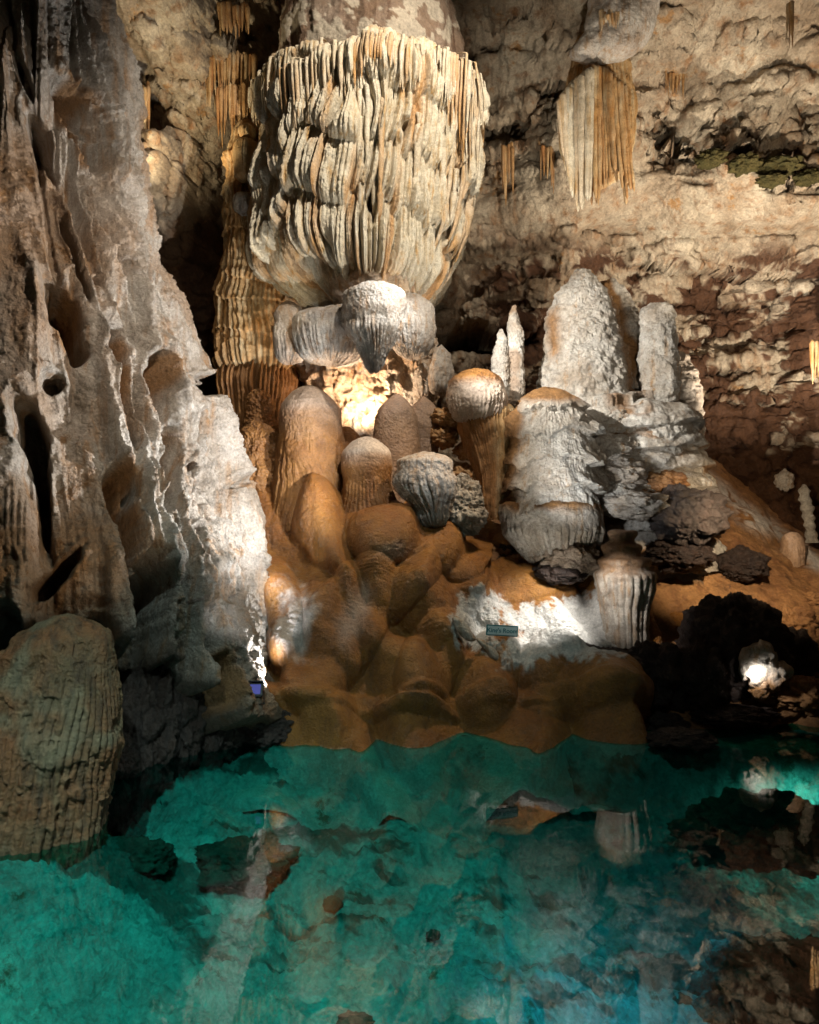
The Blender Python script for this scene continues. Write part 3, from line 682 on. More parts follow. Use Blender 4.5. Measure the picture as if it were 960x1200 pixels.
dome([(500,336,350),(520,330,372),(560,345,395),(618,345,400)], 10.35, 'low ochre swelling at the foot of the tallest rounded stalagmite', seed=17, tr=40, fa=.015, ratio=.8)

# white fluted mushroom
bell([(531,478,524),(540,467,531),(556,466,531),(575,476,528),(595,492,522),(612,505,516)], 9.9, 'silvery white fluted mushroom stalagmite tapering downwards, above the ochre cascade', 22, tr=10, br=4, cat='stalagmite', name='mushroom_stalagmite', seed=21, fa=.075, f0=.2, group=None)
dome([(560,528,552),(580,516,560),(605,512,562),(625,520,556)], 10.3, 'rough grey white lump just right of the silvery mushroom', mat='tower', seed=22, rough=.05, group=None, name='rock_lump')

# mushroom with drapery (560,440) and its side drapery
bell([(432,536,580),(445,528,588),(462,526,592),(480,530,590),(492,536,580)], 10.7, 'pale brown-topped bell stalagmite beside the two thin spires', 44, mat='ochre_dome', tr=16, br=6, cat='stalagmite', name='bell_stalagmite', seed=23, fa=.03, f0=.45, tint=lambda q: .7 * sstep(.2, .45, q['t']))
o = body('fluted_pedestal', [(476,545,596),(500,540,602),(530,552,600),(560,562,598),(590,566,592),(608,572,586)], 10.75, M['orange'], ratio=.7, tr=8, res=.012, disp=orange_disp(7, 9, .07), tint=lambda q: .8 * (1 - sstep(-.2, .5, q['th'])))
tag(o, 'brown and white fluted drapery carrying the pale bell stalagmite', 'drapery')
for i, (x, y, rx, ry, l) in enumerate([(528,490,24,13,'tan knobbly rock ledge left under the pale bell stalagmite'),(520,512,18,14,'small brown rock below the tan knobbly ledge'),(552,528,20,12,'flat brown rock between the mushroom and the fluted drapery'),(545,560,22,16,'dark rounded rock right of the silvery mushroom')]):
    tag(rock('ledge_rock', x, y, rx, ry, 11.0, M['orange'], seed=i + 2, rough=.25, tint=.5), l, 'rock', 'rocks around the fluted drapery')

# thin spires
for r, l, s in [([(386,584,590),(400,581,594),(420,578,597),(445,576,598),(470,576,600)], 'shorter thin white spire stalagmite, left of the pair', 3),
                ([(360,601,606),(378,597,609),(400,594,614),(430,594,614),(475,592,616)], 'taller thin brownish spire stalagmite, right of the pair', 4)]:
    o = body('spire_stalagmite', r, 11.2 + s * .05, M['tower'], tr=8, res=.009, disp=lambda q: .05 * fbm(q['P'], 6, 4, s, gain=.6) + .012 * flute(q['th'] * 4, s) + .01 * fbm(q['P'], 25, 2, s), tint=lambda q: (.6 if s == 4 else .1) * sstep(-.2, .3, fbm(q['P'], 4, 2, 6)))
    tag(o, l, 'stalagmite', 'pair of thin spires')

# layered dome (645,460..640)
def layered(k, amp, seed):
    return lambda q: amp * ((q['py'] + 26 * fbm(q['P'], 1.6, 4, seed, st=(1.4, 1.4, .6), gain=.65)) / k % 1.0) ** 1.4 * (.4 + .6 * sstep(-.3, .3, fbm(q['P'], 1.5, 2, seed + 1))) + .05 * fbm(q['P'], 3, 4, seed + 2) + .04 * fbm(q['P'], 11, 4, seed + 3, gain=.68) + .02 * flute(q['th'] * 16 + fbm(q['P'], 3, 2, 3), seed)
L_ = thing('domed_stalagmite', W(645, 655, 10.6), 'broad brown-capped stalagmite in two shaggy white tiers, in front of the tall white tower', 'stalagmite')
lt = tuple(L_.location)
cap_t = lambda q: np.maximum(1 - sstep(.08, .2, q['t'] + .05 * fbm(q['P'], 3, 3, 4)), 1 - sstep(-1.15, -.75, q['th'] + .3 * fbm(q['P'], 2, 2, 3)))
body('upper_tier', [(456,612,676),(475,606,684),(510,600,690),(560,596,694),(590,592,697),(602,598,690)], 10.6, M['tower'], tr=40, br=6, res=.011, disp=lambda q: layered(30, .22, 3)(q) * (.25 + .75 * sstep(.06, .28, q['t'])), tint=cap_t, parent=L_)
body('lower_tier', [(582,588,700),(600,584,706),(612,588,706),(630,600,700),(650,618,692),(664,628,676)], 10.55, M['tower'], tr=10, br=5, res=.011, parent=L_,
     disp=lambda q: .09 * flute(q['th'] * 7 + .6 * fbm(q['P'], 2, 2, 2), 4) * sstep(.35, .5, q['t']) + .03 * fbm(q['P'], 5, 4, 8) + .02 * fbm(q['P'], 14, 3, 9), tint=lambda q: 1 - sstep(.12, .25, q['t'] + .1 * fbm(q['P'], 3, 2, 7)))

# tall white towers
def tower_disp(seed, amp=1.):
    def f(q):
        w = worley(np.stack([q['P'][..., 0], q['P'][..., 1], q['P'][..., 2] * 1.25 + .05 * fbm(q['P'], 6, 2, 3)], -1), 6.5, seed)
        return amp * (.07 * (1 - w) + .05 * fbm(q['P'], 2, 3, seed) + .035 * fbm(q['P'], 8, 5, seed + 2, gain=.65) + .02 * fbm(q['P'], 18, 3, seed + 5, ridge=True) + .045 * fbm(q['P'], 3.0, 4, seed + 7, st=(.9, .9, 1.3), ridge=True) + .06 * fbm(q['P'], 1.6, 3, seed + 9))
    return f
GT = 'tall pale stalagmite towers on the right'
for r, D, l, s, tn in [
    ([(318,668,698),(345,655,712),(380,645,722),(430,636,734),(480,634,740),(540,640,740)], 11.9, 'widest and tallest white crusted tower, tapering to a blunt top', 5, lambda q: .9 * (sstep(.75, 1.0, q['th']) * (1 - sstep(1.3, 1.5, q['th'])) + np.exp(-((q['px'] - 652) / 7) ** 2) * sstep(350, 380, q['py']) * (1 - sstep(410, 440, q['py'])))),
    ([(332,700,722),(370,700,745),(420,705,758),(480,712,770),(520,715,775)], 12.4, 'tawny tower shadowed behind, between the widest tower and the slender one', 6, lambda q: 1 - sstep(-.25, .25, q['th'] - .2 + .4 * fbm(q['P'], 2, 2, 3))),
    ([(356,757,786),(366,753,790),(385,754,788),(400,752,792),(440,752,794),(480,758,792),(540,750,796)], 11.7, 'slender white column-like tower with lumpy rounded top', 7, None),
    ([(415,790,806),(440,786,814),(480,788,818),(520,786,820)], 12.3, 'short grey tower right behind the slender one', 8, lambda q: .35 + 0 * q['t'])]:
    o = body('stalagmite_tower', r, D, M['tower'], tr=34 if s == 5 else 16, res=.0125, disp=tower_disp(s, .9 if s != 7 else .7), tint=tn, ratio=.9)
    tag(o, l, 'stalagmite', GT)

# terraced blocks under the towers
o = body('stepped_mound', [(478,650,790),(500,655,806),(540,662,815),(580,664,822),(620,672,826),(660,690,830),(700,700,830)], 11.75, M['tower'], ratio=.7, tr=14, res=.013,
         disp=lambda q: .16 * (((q['py'] + 10 * fbm(q['P'], 1.4, 3, 3)) / 23) % 1.0) ** .7 + .13 * (1 - worley(q['P'], 2.2, 5, st=(1, 1, 2.0))) + .05 * fbm(q['P'], 5, 4, 6) + .02 * fbm(q['P'], 15, 3, 7),
         tint=lambda q: sstep(.0, .25, fbm(q['P'], 1.8, 4, 9, st=(1, 1, 2))) * .9)
tag(o, 'stepped white and brown flowstone mound on which the tall pale towers stand', 'flowstone')
GB = 'terraced white and brown blocks below the towers'
for i, (x, y, rx, ry, D, mt, tn, l) in enumerate([
    (715,500,36,22,11.3,'tower',.0,'rough white block directly under the widest tower'),
    (775,515,28,26,11.2,'tower',.0,'white block with drips under the slender tower'),
    (712,528,34,20,11.0,'tower',.1,'flat whitish slab, second step below the widest tower'),
    (722,556,36,19,10.9,'tower',.25,'brownish flat slab, third step below the widest tower'),
    (715,580,32,18,10.8,'tower',.0,'pale rounded slab, fourth step below the widest tower'),
    (775,566,30,14,11.0,'slope',.0,'brown slab under the dripping white block'),
    (742,592,42,17,10.6,'tower',.15,'broad grey slab lying above the fluted vase stalagmite'),
    (806,604,44,32,10.6,'dark',.06,'large dark angular boulder right of the grey slab'),
    (795,650,40,20,10.8,'dark',.0,'long black rock below the dark angular boulder'),
    (868,662,30,20,11.2,'dark',.0,'low black rock lying on the orange slope'),
    (668,655,34,24,10.2,'tower',.45,'rugged pale brown boulder at the foot of the shaggy dome'),
    (655,672,30,12,10.1,'dark',.0,'dark stone under the rugged pale boulder')]):
    tag(rock('boulder', x, y, rx, ry, D, M[mt], seed=20 + i, rough=.22, tint=tn, res=64, dz=.9), l, 'boulder', GB if i < 7 else None)

# fluted vase stalagmite
o = body('vase_stalagmite', [(620,716,744),(635,712,746),(655,704,758),(675,700,766),(690,704,764),(710,708,758),(735,712,756),(756,712,757)], 9.9, M['bell'], tr=6, res=.009,
         disp=lambda q: .06 * flute(q['th'] * 3.6 + .15 * fbm(q['P'], 3, 2, 3), 12) * sstep(.33, .45, q['t']) + (.04 * fbm(q['P'], 6, 4, 5) + .03 * np.sin(q['py'] / 2.6)) * (1 - sstep(.3, .5, q['t'])) + .012 * fbm(q['P'], 14, 3, 8),
         tint=lambda q: .8 * (1 - sstep(.2, .42, q['t'] + .15 * fbm(q['P'], 5, 3, 6))))
tag(o, 'white fluted vase-shaped stalagmite with a brown shaggy neck, beside the lit flowstone', 'stalagmite')

# ================================================================ OCHRE CASCADE
def build_cascade():
    cols = [(200, [(585,12),(600,11),(640,10.8),(700,10.4),(780,9.9),(850,9.3),(915,9.0)]),
            (260, [(585,12),(600,11),(640,10.6),(700,10.2),(780,9.6),(850,9.0),(905,8.8)]),
            (320, [(585,12),(598,10.8),(620,10.5),(660,10.2),(720,9.8),(790,9.3),(900,8.55)]),
            (380, [(588,12),(596,10.7),(612,10.3),(642,10.0),(690,9.8),(760,9.3),(900,8.5)]),
            (440, [(588,12),(596,10.6),(612,10.3),(642,10.0),(690,9.8),(770,9.3),(900,8.5)]),
            (510, [(590,12),(612,11.0),(628,10.5),(655,10.2),(700,9.9),(780,9.4),(900,8.5)]),
            (550, [(640,11.6),(672,11),(690,10.3),(712,10.1),(745,9.9),(795,9.4),(900,8.5)]),
            (620, [(672,11.6),(684,11),(695,10.4),(715,10.2),(760,9.9),(805,9.3),(900,8.5)]),
            (690, [(676,11.6),(694,11),(706,10.5),(728,10.25),(765,9.9),(812,9.3),(900,8.5)]),
            (735, [(690,11.6),(710,11),(728,10.6),(750,10.3),(780,9.9),(830,9.3),(900,8.7)]),
            (790, [(720,11.6),(740,11),(755,10.6),(775,10.3),(800,9.9),(850,9.4),(920,8.9)])]
    k = np.array([c[0] for c in cols], float); A = np.array([c[1] for c in cols], float)  # (11,7,2)
    A[:, 6] += .75 * (A[:, 6] - A[:, 5])          # carry the foot well below the waterline
    nu, nv = 640, 460
    pxs = np.linspace(200, 790, nu)
    arr = np.stack([[smooth1(np.interp(pxs, k, A[:, j, c]), 22) for j in range(7)] for c in range(2)], 0)  # 2,7,nu
    s = np.linspace(0, 6, nv)
    PY = np.stack([smooth1(np.interp(s, range(7), arr[0, :, i]), 26) for i in range(nu)], 1)
    DD = np.stack([smooth1(np.interp(s, range(7), arr[1, :, i]), 26) for i in range(nu)], 1)
    PX = np.broadcast_to(pxs[None], PY.shape)
    V = np.stack([(PX - CX) / FX * DD, DD, H + (CY - PY) / FX * DD], -1)
    N = normals(V); N *= np.where(N[..., 1:2] > 0, -1, 1)
    up = sstep(0, 2, s)[:, None]
    # stretched, downhill running lobes with creases between them
    Wp = V + .28 * np.stack([fbm(V, .9, 2, 4), fbm(V, .9, 2, 5), fbm(V, .9, 2, 6)], -1)
    sh = np.stack([Wp[..., 0] + .35 * Wp[..., 2], Wp[..., 1] * .3, Wp[..., 2] * .50], -1)
    w1, w2 = worley(sh, 1.85, 9, second=True)
    e1 = w1 - .05 * np.exp(-(w2 - w1) / .07)          # soft creases where two lobes melt together
    d = .66 * (1 - np.clip(e1 + .1, 0, 2) ** 1.4)
    v1 = worley(sh, 3.9, 19); d += .08 * (1 - v1 ** 2) * sstep(-.2, .3, fbm(V, .8, 2, 20))
    g = lambda cx, cy, rx, ry, tl, h, p=1.: h * np.clip(1 - (((PX - cx) - tl * (PY - cy)) / rx) ** 2 - ((PY - cy) / ry) ** 2, 0, 1) ** .6
    ex = np.maximum.reduce([g(412,745,40,86,-.28,.40), g(345,735,26,75,.1,.40), g(470,700,30,46,-.5,.24), g(500,790,42,62,-.3,.34), g(567,810,42,56,.05,.38), g(455,648,46,30,.1,.25),
                            g(520,665,30,32,.5,.25), g(600,700,80,16,0,.2), g(640,815,44,46,0,.24), g(690,830,62,30,0,.42), g(320,838,50,22,0,.25), g(480,850,60,10,0,.25), g(380,800,30,55,-.3,.2)])
    rim = sstep(826, 834, PY + 6 * fbm(V, 1.5, 2, 71)) * (1 - sstep(846, 852, PY + 5 * fbm(V, 2, 2, 72)))
    d = d + .06 * rim
    d = d * 1.05 + ex * .8 + .10 * fbm(V, 1.1, 3, 77)
    # low tide shelf just above the water
    zl = V[..., 2]
    d += .05 * fbm(V, 1.3, 3, 30) + .018 * fbm(V, 6, 5, 31, gain=.62) + .012 * (1 - worley(V, 12, 32, st=(1, 1, 2.5))) + .0022 * np.sin(V[..., 2] * 110 + 14 * fbm(V, 1.6, 4, 35)) * sstep(-.1, .4, fbm(V, 1.2, 3, 36)) + .03 * flute(V[..., 0] * 7 + .5 * fbm(V, 1.2, 2, 3), 33) * .35
    V = V + N * d[..., None]
    px, py = proj(V)
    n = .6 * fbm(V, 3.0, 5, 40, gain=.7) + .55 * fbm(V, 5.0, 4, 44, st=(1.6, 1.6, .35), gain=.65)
    wh = sstep(.0, .09, .32 - np.sqrt(((px - 560) / 34) ** 2 + ((py - 728) / 42) ** 2) * .32 + .30 * n)  # lamplit area by the sign, painted in as white along with the crust
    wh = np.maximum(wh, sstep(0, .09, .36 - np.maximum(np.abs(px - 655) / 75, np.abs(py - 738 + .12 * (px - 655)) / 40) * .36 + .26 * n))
    wh = np.maximum(wh, .75 * sstep(.0, .24, .32 - np.sqrt(((px - 348) / 36) ** 2 + ((py - 730) / 66) ** 2) * .34 + .30 * n))  # lit bulges further left, painted in as paler colour
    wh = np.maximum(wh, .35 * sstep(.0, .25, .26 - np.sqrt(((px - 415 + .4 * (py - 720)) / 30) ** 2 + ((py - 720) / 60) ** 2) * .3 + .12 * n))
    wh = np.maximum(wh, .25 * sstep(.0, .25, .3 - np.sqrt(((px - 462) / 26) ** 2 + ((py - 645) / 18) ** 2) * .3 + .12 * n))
    wh = np.maximum(wh, .8 * (1 - sstep(-.03, .0, V[..., 2])))          # pale calcite below the waterline
    # small crusty relief where it is white
    V = V + N * (wh * (.02 + .035 * fbm(V, 9, 4, 50, gain=.7) + .015 * fbm(V, 26, 2, 51)))[..., None]
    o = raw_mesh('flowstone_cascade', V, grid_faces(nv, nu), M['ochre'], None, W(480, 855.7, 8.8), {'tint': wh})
    global CASCADE; CASCADE = o
    tag(o, 'smooth ochre flowstone cascade of rounded lobes running down to the pool, with white crusts and painted lamplit patches', 'flowstone')
build_cascade()
def surf_depth(o, px, py):
    bpy.context.view_layer.update()
    mw = o.matrix_world; inv = mw.inverted(); a = inv @ Vector((0, 0, H)); d = inv.to_3x3() @ Vector(((px - CX) / FX, 1, (CY - py) / FX))
    hit, loc, _, _ = o.ray_cast(a, d.normalized())
    return (mw @ loc).y if hit else 9.4
# white crust branches left of the sign
for i, (r, l) in enumerate([([(748,556,566),(760,566,580),(775,578,592)], 'white root-like rib slanting down to the right under the sign'),
                            ([(722,528,540),(738,534,552),(752,546,562)], 'white root-like rib left of the sign')]):
    o = body('calcite_rib', r, surf_depth(CASCADE, r[1][1], r[1][0]) - .04, M['bell'], ratio=.8, tr=6, br=6, res=.009, disp=lambda q: .02 * fbm(q['P'], 9, 4, 3 + i))
    tag(o, l, 'calcite rib')

# ================================================================ DARK ROCKS BY THE WATER
GR = None
for i, (x, y, rx, ry, D, dz, rt, tn, l) in enumerate([
    (700,792,70,34,9.25,.7,.0,0,'long black jagged ledge right of the ochre cascade, in front of the white flowstone'),
    (765,800,46,46,9.3,.8,.0,0,'black boulder joining the jagged ledge at the water'),
    (862,762,64,64,9.6,.8,.0,0,'big dark dome-shaped boulder on the right bank'),
    (820,800,40,44,9.2,.7,.0,0,'black boulder in front of the dark dome-shaped boulder'),
    (925,772,34,36,9.9,.8,.2,0,'dark rock behind the right end of the white lit crust'),
    (800,868,40,14,8.3,.7,.0,0,'flat black rock breaking the water near the bank'),
    (860,838,52,12,9.0,.6,.0,0,'low brown rock shelf at the waterline below the lit crust'),
    (780,850,26,14,8.9,.7,.0,0,'small black rock at the waterline by the ochre tongue'),
    ]):
    tag(rock('dark_boulder', x, y, rx, ry, D, M['dark'], seed=50 + i, rough=.2, tint=tn, res=72, dz=dz, rot=rt), l, 'boulder', GR)
for i, (x, y, rx, ry, D, l) in enumerate([(935,815,48,22,9.3,'orange brown rock on the right bank at the frame edge'),(925,735,34,22,10.4,'rusty rough rock behind the dark dome boulder'),(945,765,34,28,10.1,'rusty rough rock lowest of the two on the right bank slope'),(960,705,26,12,11,'small rusty rock at the right frame edge below the slope')]):
    tag(rock('rusty_rock', x, y, rx, ry, D, M['slope'], seed=70 + i, rough=.3, res=64, dz=.8), l, 'rock', 'rusty rocks on the right bank')
for i, (x, y, rx, ry, D, l) in enumerate([(168,858,40,80,7.75,'tall dark brown rib of rock in the hollow beside the round stalagmite'),(212,838,34,74,8.0,'second dark brown rib of rock in the hollow under the leaning mass'),(258,846,34,58,8.25,'stubby dark rock rib just left of the floodlight'),(312,852,44,34,8.5,'low dark brown rock carrying the floodlight at the water edge'),(128,900,34,50,7.3,'small black rock between the round stalagmite and the dark ribs')]):
    tag(rock('dark_boulder', x, y, rx, ry, D, M['dark'], seed=170 + i, rough=.26, tint=.03 + .02 * (i == 3), res=96, dz=.8, rot=(-.15, -.2, -.25, 0, 0)[i]), l, 'boulder')
# the white crust in the gap of the dark boulder
o = body('calcite_crust', [(752,880,898),(765,872,906),(785,868,925),(798,870,922),(812,878,904),(820,884,898)], 9.0, M['bell'], ratio=.5, tr=8, br=8, res=.008,
         disp=lambda q: .05 * fbm(q['P'], 5, 4, 3) + .05 * (1 - worley(q['P'], 8, 4)) - .10 * sstep(.25, .5, fbm(q['P'], 6, 2, 9)), tint=lambda q: sstep(.55, .8, q['t'] + .2 * fbm(q['P'], 5, 2, 5)))
tag(o, 'small brilliantly lit white crust on the dark boulder, mirrored in the water', 'calcite crust')

# rubble in the dark hollow behind the terrace
r_ = np.random.default_rng(11)
n = 0
for i in range(60):
    x = 515 + 125 * r_.random(); y = 628 + 48 * r_.random() ** .8
    D = 11.5 - (y - 620) / 48 * 1.1; rr = 5 + 8 * r_.random()
    o = rock('rubble_stone', x, y + 4, rr * 1.2, rr * .85, D, M['slope'] if r_.random() < .35 else M['dark'], seed=100 + i, rough=.22, res=18, rot=r_.random() * .6 - .3, tint=0)
    tag(o, 'dark brown rubble stone in the heap behind the terrace edge, under the mushroom and drapery', 'stone', 'rubble stones in the dark hollow')

# small stalagmites on the right slope
GS = 'small stalagmites on the right slope'
dome([(624,918,940),(634,916,942),(650,918,940),(674,920,938)], 12.0, 'short brown stub stalagmite on the pale edge of the right slope', seed=41, tr=10, group=GS, mat='ochre_dome', tint=lambda q: .3 + 0 * q['t'])
o = body('ribbed_stalagmite', [(568,938,946),(580,937,949),(600,941,953),(620,944,956),(636,946,958)], 12.6, M['tower'], tr=6, res=.01, disp=lambda q: .012 * np.sin(q['py'] / 1.6) + .04 * fbm(q['P'], 7, 4, 4)); tag(o, 'small ribbed white stalagmite near the right frame edge, above the slope', 'stalagmite', GS)
tag(rock('calcite_lump', 919, 563, 10, 12, 13.0, M['bell'], seed=88, rough=.25, res=32), 'bright white jagged lump where the far wall meets the slope', 'stalagmite', GS)

# ================================================================ HANGING CURTAIN, UPPER RIGHT
def drips(name, parent_label, cat, lines, D, mat='curtain', K=26, rad=.03, seed=1, group=None, jit=.03, tint0=.1, tp=.8, depth=.12, taper=.85, m=7, loc=None, parent=None):
    """a row of drips; lines = (px top, py top, px bottom, py bottom)"""
    r_ = np.random.default_rng(seed); L = np.array(lines, float); n = len(L)
    s = np.linspace(0, 1, K)[None]
    px = L[:, 0:1] + (L[:, 2:3] - L[:, 0:1]) * s ** 1.3; py = L[:, 1:2] + (L[:, 3:4] - L[:, 1:2]) * s
    Dn = D + (r_.random(n)[:, None] - .5) * depth
    P = np.stack([(px - CX) / FX * Dn, Dn + 0 * px, H + (CY - py) / FX * Dn], -1)
    R = rad * (.6 + .7 * r_.random(n))[:, None] * (1 - taper * s ** 1.8) * (1 + .18 * vnoise(P[..., 2] * 9, P[..., 0] * 20, 0 * px, seed))
    R[:, -1] = .001; R[:, 0] *= .4
    T = np.clip(tint0 + tp * r_.random(n)[:, None] ** 2 + 0 * px, 0, 1)
    if loc is None: loc = tuple(P.reshape(-1, 3)[P.reshape(-1, 3)[:, 2].argmax()])
    o = tubes(name, P, R, T, M[mat], parent, m=m, loc=loc)
    if parent is None: tag(o, parent_label, cat, group)
    return o
cur = thing('hanging_curtain', W(695, 72, 11.6), 'large fringed stalactite curtain on the upper right, half white and half orange', 'stalactite')
cl = tuple(cur.location)
body('curtain_core', [(40,680,736),(66,676,734),(85,670,736),(120,662,742),(170,660,742),(205,668,728),(222,676,700)], 11.45, M['orange'], ratio=.6, tr=8, br=8, res=.013, parent=cur, loc=cl, disp=orange_disp(9, 8, .06))
r_ = np.random.default_rng(5)
lw = []; lo = []
for i in range(34):
    f = i / 33; lw.append((656 + 40 * f + r_.normal(0, 1), 92 + 25 * (1 - f) ** 2 - 14 * f, 662 + 30 * f + r_.normal(0, 1), np.interp(f, [0, .2, .6, 1], [185, 222, 243, 236]) + r_.normal(0, 6)))
for i in range(34):
    f = i / 33; lo.append((690 + 42 * f ** .9 + r_.normal(0, 1), 76 + 26 * f ** 2, 694 + 50 * f + r_.normal(0, 1), np.interp(f, [0, .15, .4, .6, 1], [240, 238, 200, 205, 225]) + r_.normal(0, 9)))
drips('white_fringe', None, None, lw, 10.95, rad=.05, seed=3, tint0=0, tp=.35, parent=cur, loc=cl, m=8, K=40, taper=.6)
drips('orange_fringe', None, None, lo, 11.0, mat='orange', rad=.05, seed=4, tint0=0, tp=.9, parent=cur, loc=cl, m=8, K=40, taper=.6)

def fringe(x0, x1, yt, yb, n, seed, jx=1.5, jy=6, arch=0, flare=0):
    r_ = np.random.default_rng(seed); out = []
    for i in range(n):
        f = (i + .5) / n; x = x0 + (x1 - x0) * f
        out.append((x + r_.normal(0, jx * .4), yt - arch * math.sin(math.pi * f) + r_.normal(0, 2), x + flare * (f - .5) + r_.normal(0, jx * .4), yb + r_.normal(0, jy)))
    return out
GF = 'small drip clusters on the chamber walls'
drips('drip_cluster', 'cluster of yellow drips under the ceiling, left of the great brown cap', 'stalactite', fringe(240, 300, 62, 118, 30, 1, 2, 14) + fringe(255, 296, 100, 150, 22, 12, 2, 14), 12.0, 'orange', rad=.035, seed=11, group=GF)
drips('drip_cluster', 'short yellow fringe at the top edge, left of the great brown cap', 'stalactite', fringe(256, 292, 4, 38, 20, 2, 2, 6), 11.6, 'orange', rad=.035, seed=12, group=GF)
drips('drip_cluster', 'long orange drips in the shadow beside the leaning grey mass', 'stalactite', fringe(147, 176, 100, 165, 16, 3, 2, 10), 11.9, 'orange', rad=.035, seed=13, group=GF)
drips('drip_cluster', 'thin orange drips on the wall left of the hanging curtain', 'stalactite', fringe(588, 602, 170, 215, 9, 4, 1, 12) + fringe(631, 650, 172, 205, 10, 14, 1, 14), 13.0, 'orange', rad=.03, seed=14, group=GF)
drips('drip_cluster', 'few pale drips hanging above the orange and white curtain', 'stalactite', fringe(704, 726, 14, 34, 9, 5, 1, 6), 10.6, 'curtain', rad=.03, seed=15, group=GF)
drips('drip_cluster', 'single thin orange drip high on the right ceiling', 'stalactite', fringe(922, 930, 0, 48, 4, 6, 1, 6), 9.6, 'orange', rad=.02, seed=16, group=GF)
drips('drip_cluster', 'orange drips on the right frame edge above the slope', 'stalactite', fringe(950, 962, 400, 440, 7, 7, 1, 8), 12.6, 'orange', rad=.03, seed=17, group=GF)
drips('drip_cluster', 'orange flutes beside the broken beds right of the hanging curtain', 'stalactite', fringe(780, 802, 82, 108, 9, 8, 1, 6), 12.2, 'orange', rad=.025, seed=18, group=GF)

# lobed pale ceiling patch (580-760, 0-90)
o = body('ceiling_flowstone', [(-30,700,780),(10,690,770),(40,684,762),(62,668,742),(74,676,720)], 11.1, M['bell'], ratio=.5, tr=8, br=10, res=.018, disp=lambda q: .10 * fbm(q['P'], 1.5, 3, 3) + .04 * fbm(q['P'], 6, 4, 4)); tag(o, 'smooth pale flowstone boss on the ceiling above the hanging curtain', 'flowstone')

# mossy knobs on the shelf
for i, (x, y, rx, ry, l) in enumerate([(832,187,17,9,'olive moss cushion at the left end of the rock shelf'),(872,193,18,9,'olive moss cushion, second from the left on the shelf'),(912,196,24,8,'long olive moss cushion on the shelf near the frame edge'),(905,211,16,6,'lowest olive moss cushion on the shelf'),(948,208,16,8,'olive moss cushion at the right frame edge')]):
    tag(rock('moss_cushion', x, y, rx, ry, [12.1,12.1,12.1,12.1,12.1][i], M['moss'], seed=150 + i, rough=.3, res=40), l, 'moss', 'moss cushions on the rock shelf')

# stones in the pool
r_ = np.random.default_rng(21)
for i in range(26):
    x = r_.uniform(-3.2, 3.6); y = r_.uniform(3.6, 7.6); s = r_.uniform(.03, .10) * (1.6 if i % 6 == 0 else 1)
    z = -.62 - .9 * float(sstep(-.5, 3.2, x)) * float(sstep(8.6, 6, y)); k_ = (x * FX / y + CX, CY - (z - H) * FX / y)
    tag(rock('pool_stone', k_[0], k_[1], s * FX / y, s * .6 * FX / y, y, M['sunken'], seed=200 + i, rough=.25, res=16), 'small dark stone lying on the green pool bed', 'stone', 'small stones on the pool bed')
for i, (x, y, z, a, b, c, l, tn) in enumerate([(-2.25, 6.3, -.35, .34, .22, .16, 'dark sunken rock nearest the round greenish stalagmite', 0), (-1.4, 6.5, -.45, .40, .30, .16, 'dark sunken rock in the left of the pool, beside the mirrored white foot', 0),
      (2.35, 4.75, -.5, .55, .4, .3, 'large brown sunken rock under water at the right frame edge', .1), (3.2, 7.0, -.4, .7, .5, .3, 'brown sunken rock off the right bank', .1)]):
    tag(rock('sunken_rock', CX + FX * x / y, CY - FX * (z - H) / y, a * FX / y, c * FX / y, y, M['sunken'], seed=240 + i, rough=.28, res=60, tint=tn, dz=b / a), l, 'rock')

# ================================================================ SIGN AND FLOODLIGHT
Ds = min(surf_depth(CASCADE, a_, b_) for a_ in (568, 580, 590, 600, 608) for b_ in (732, 739, 746)) - .05
sx, sy, sz = W(588, 739, Ds)
sg = thing('name_sign', (sx, sy, sz - .07), 'small white name sign with teal border on the bright white flowstone', 'sign')
def box(name, c, s, mat, parent, bev=.004, rot=(0, 0, 0)):
    import bmesh
    me = bpy.data.meshes.new(name); bm = bmesh.new(); bmesh.ops.create_cube(bm, size=1)
    bmesh.ops.scale(bm, vec=s, verts=bm.verts)
    if bev: bmesh.ops.bevel(bm, geom=list(bm.edges), offset=bev, segments=2, affect='EDGES')
    bm.to_mesh(me); bm.free(); me.materials.append(mat)
    o = bpy.data.objects.new(name, me); C.objects.link(o); o.parent = parent; o.location = c; o.rotation_euler = rot
    return o
teal = plain('teal_paint', (.05, .22, .24), .4); whp = plain('white_sign_board', (.78, .84, .82), .4); blk = plain('black_housing', (.012, .012, .014), .35)
box('border', (0, 0, .07), (.385, .014, .13), teal, sg); box('board', (0, -.0085, .07), (.355, .005, .10), whp, sg, .001)
for q in (-.12, .12): box('bracket', (q, .06, .03), (.02, .12, .02), blk, sg, .002)
cu = bpy.data.curves.new('t', 'FONT'); cu.body = "King's Room"; cu.size = .072; cu.align_x = 'CENTER'; cu.align_y = 'CENTER'; cu.extrude = .001; cu.offset = .0012
to = bpy.data.objects.new('t', cu); C.objects.link(to)
bpy.context.view_layer.update()
me = bpy.data.meshes.new_from_object(to.evaluated_get(bpy.context.evaluated_depsgraph_get())); bpy.data.objects.remove(to)
me.materials.clear(); me.materials.append(teal)
lt_ = bpy.data.objects.new('lettering', me); C.objects.link(lt_); lt_.parent = sg; lt_.location = (0, -.0125, .07); lt_.rotation_euler = (math.pi / 2, 0, 0)
sg.rotation_euler = (0, math.radians(4), math.radians(6))

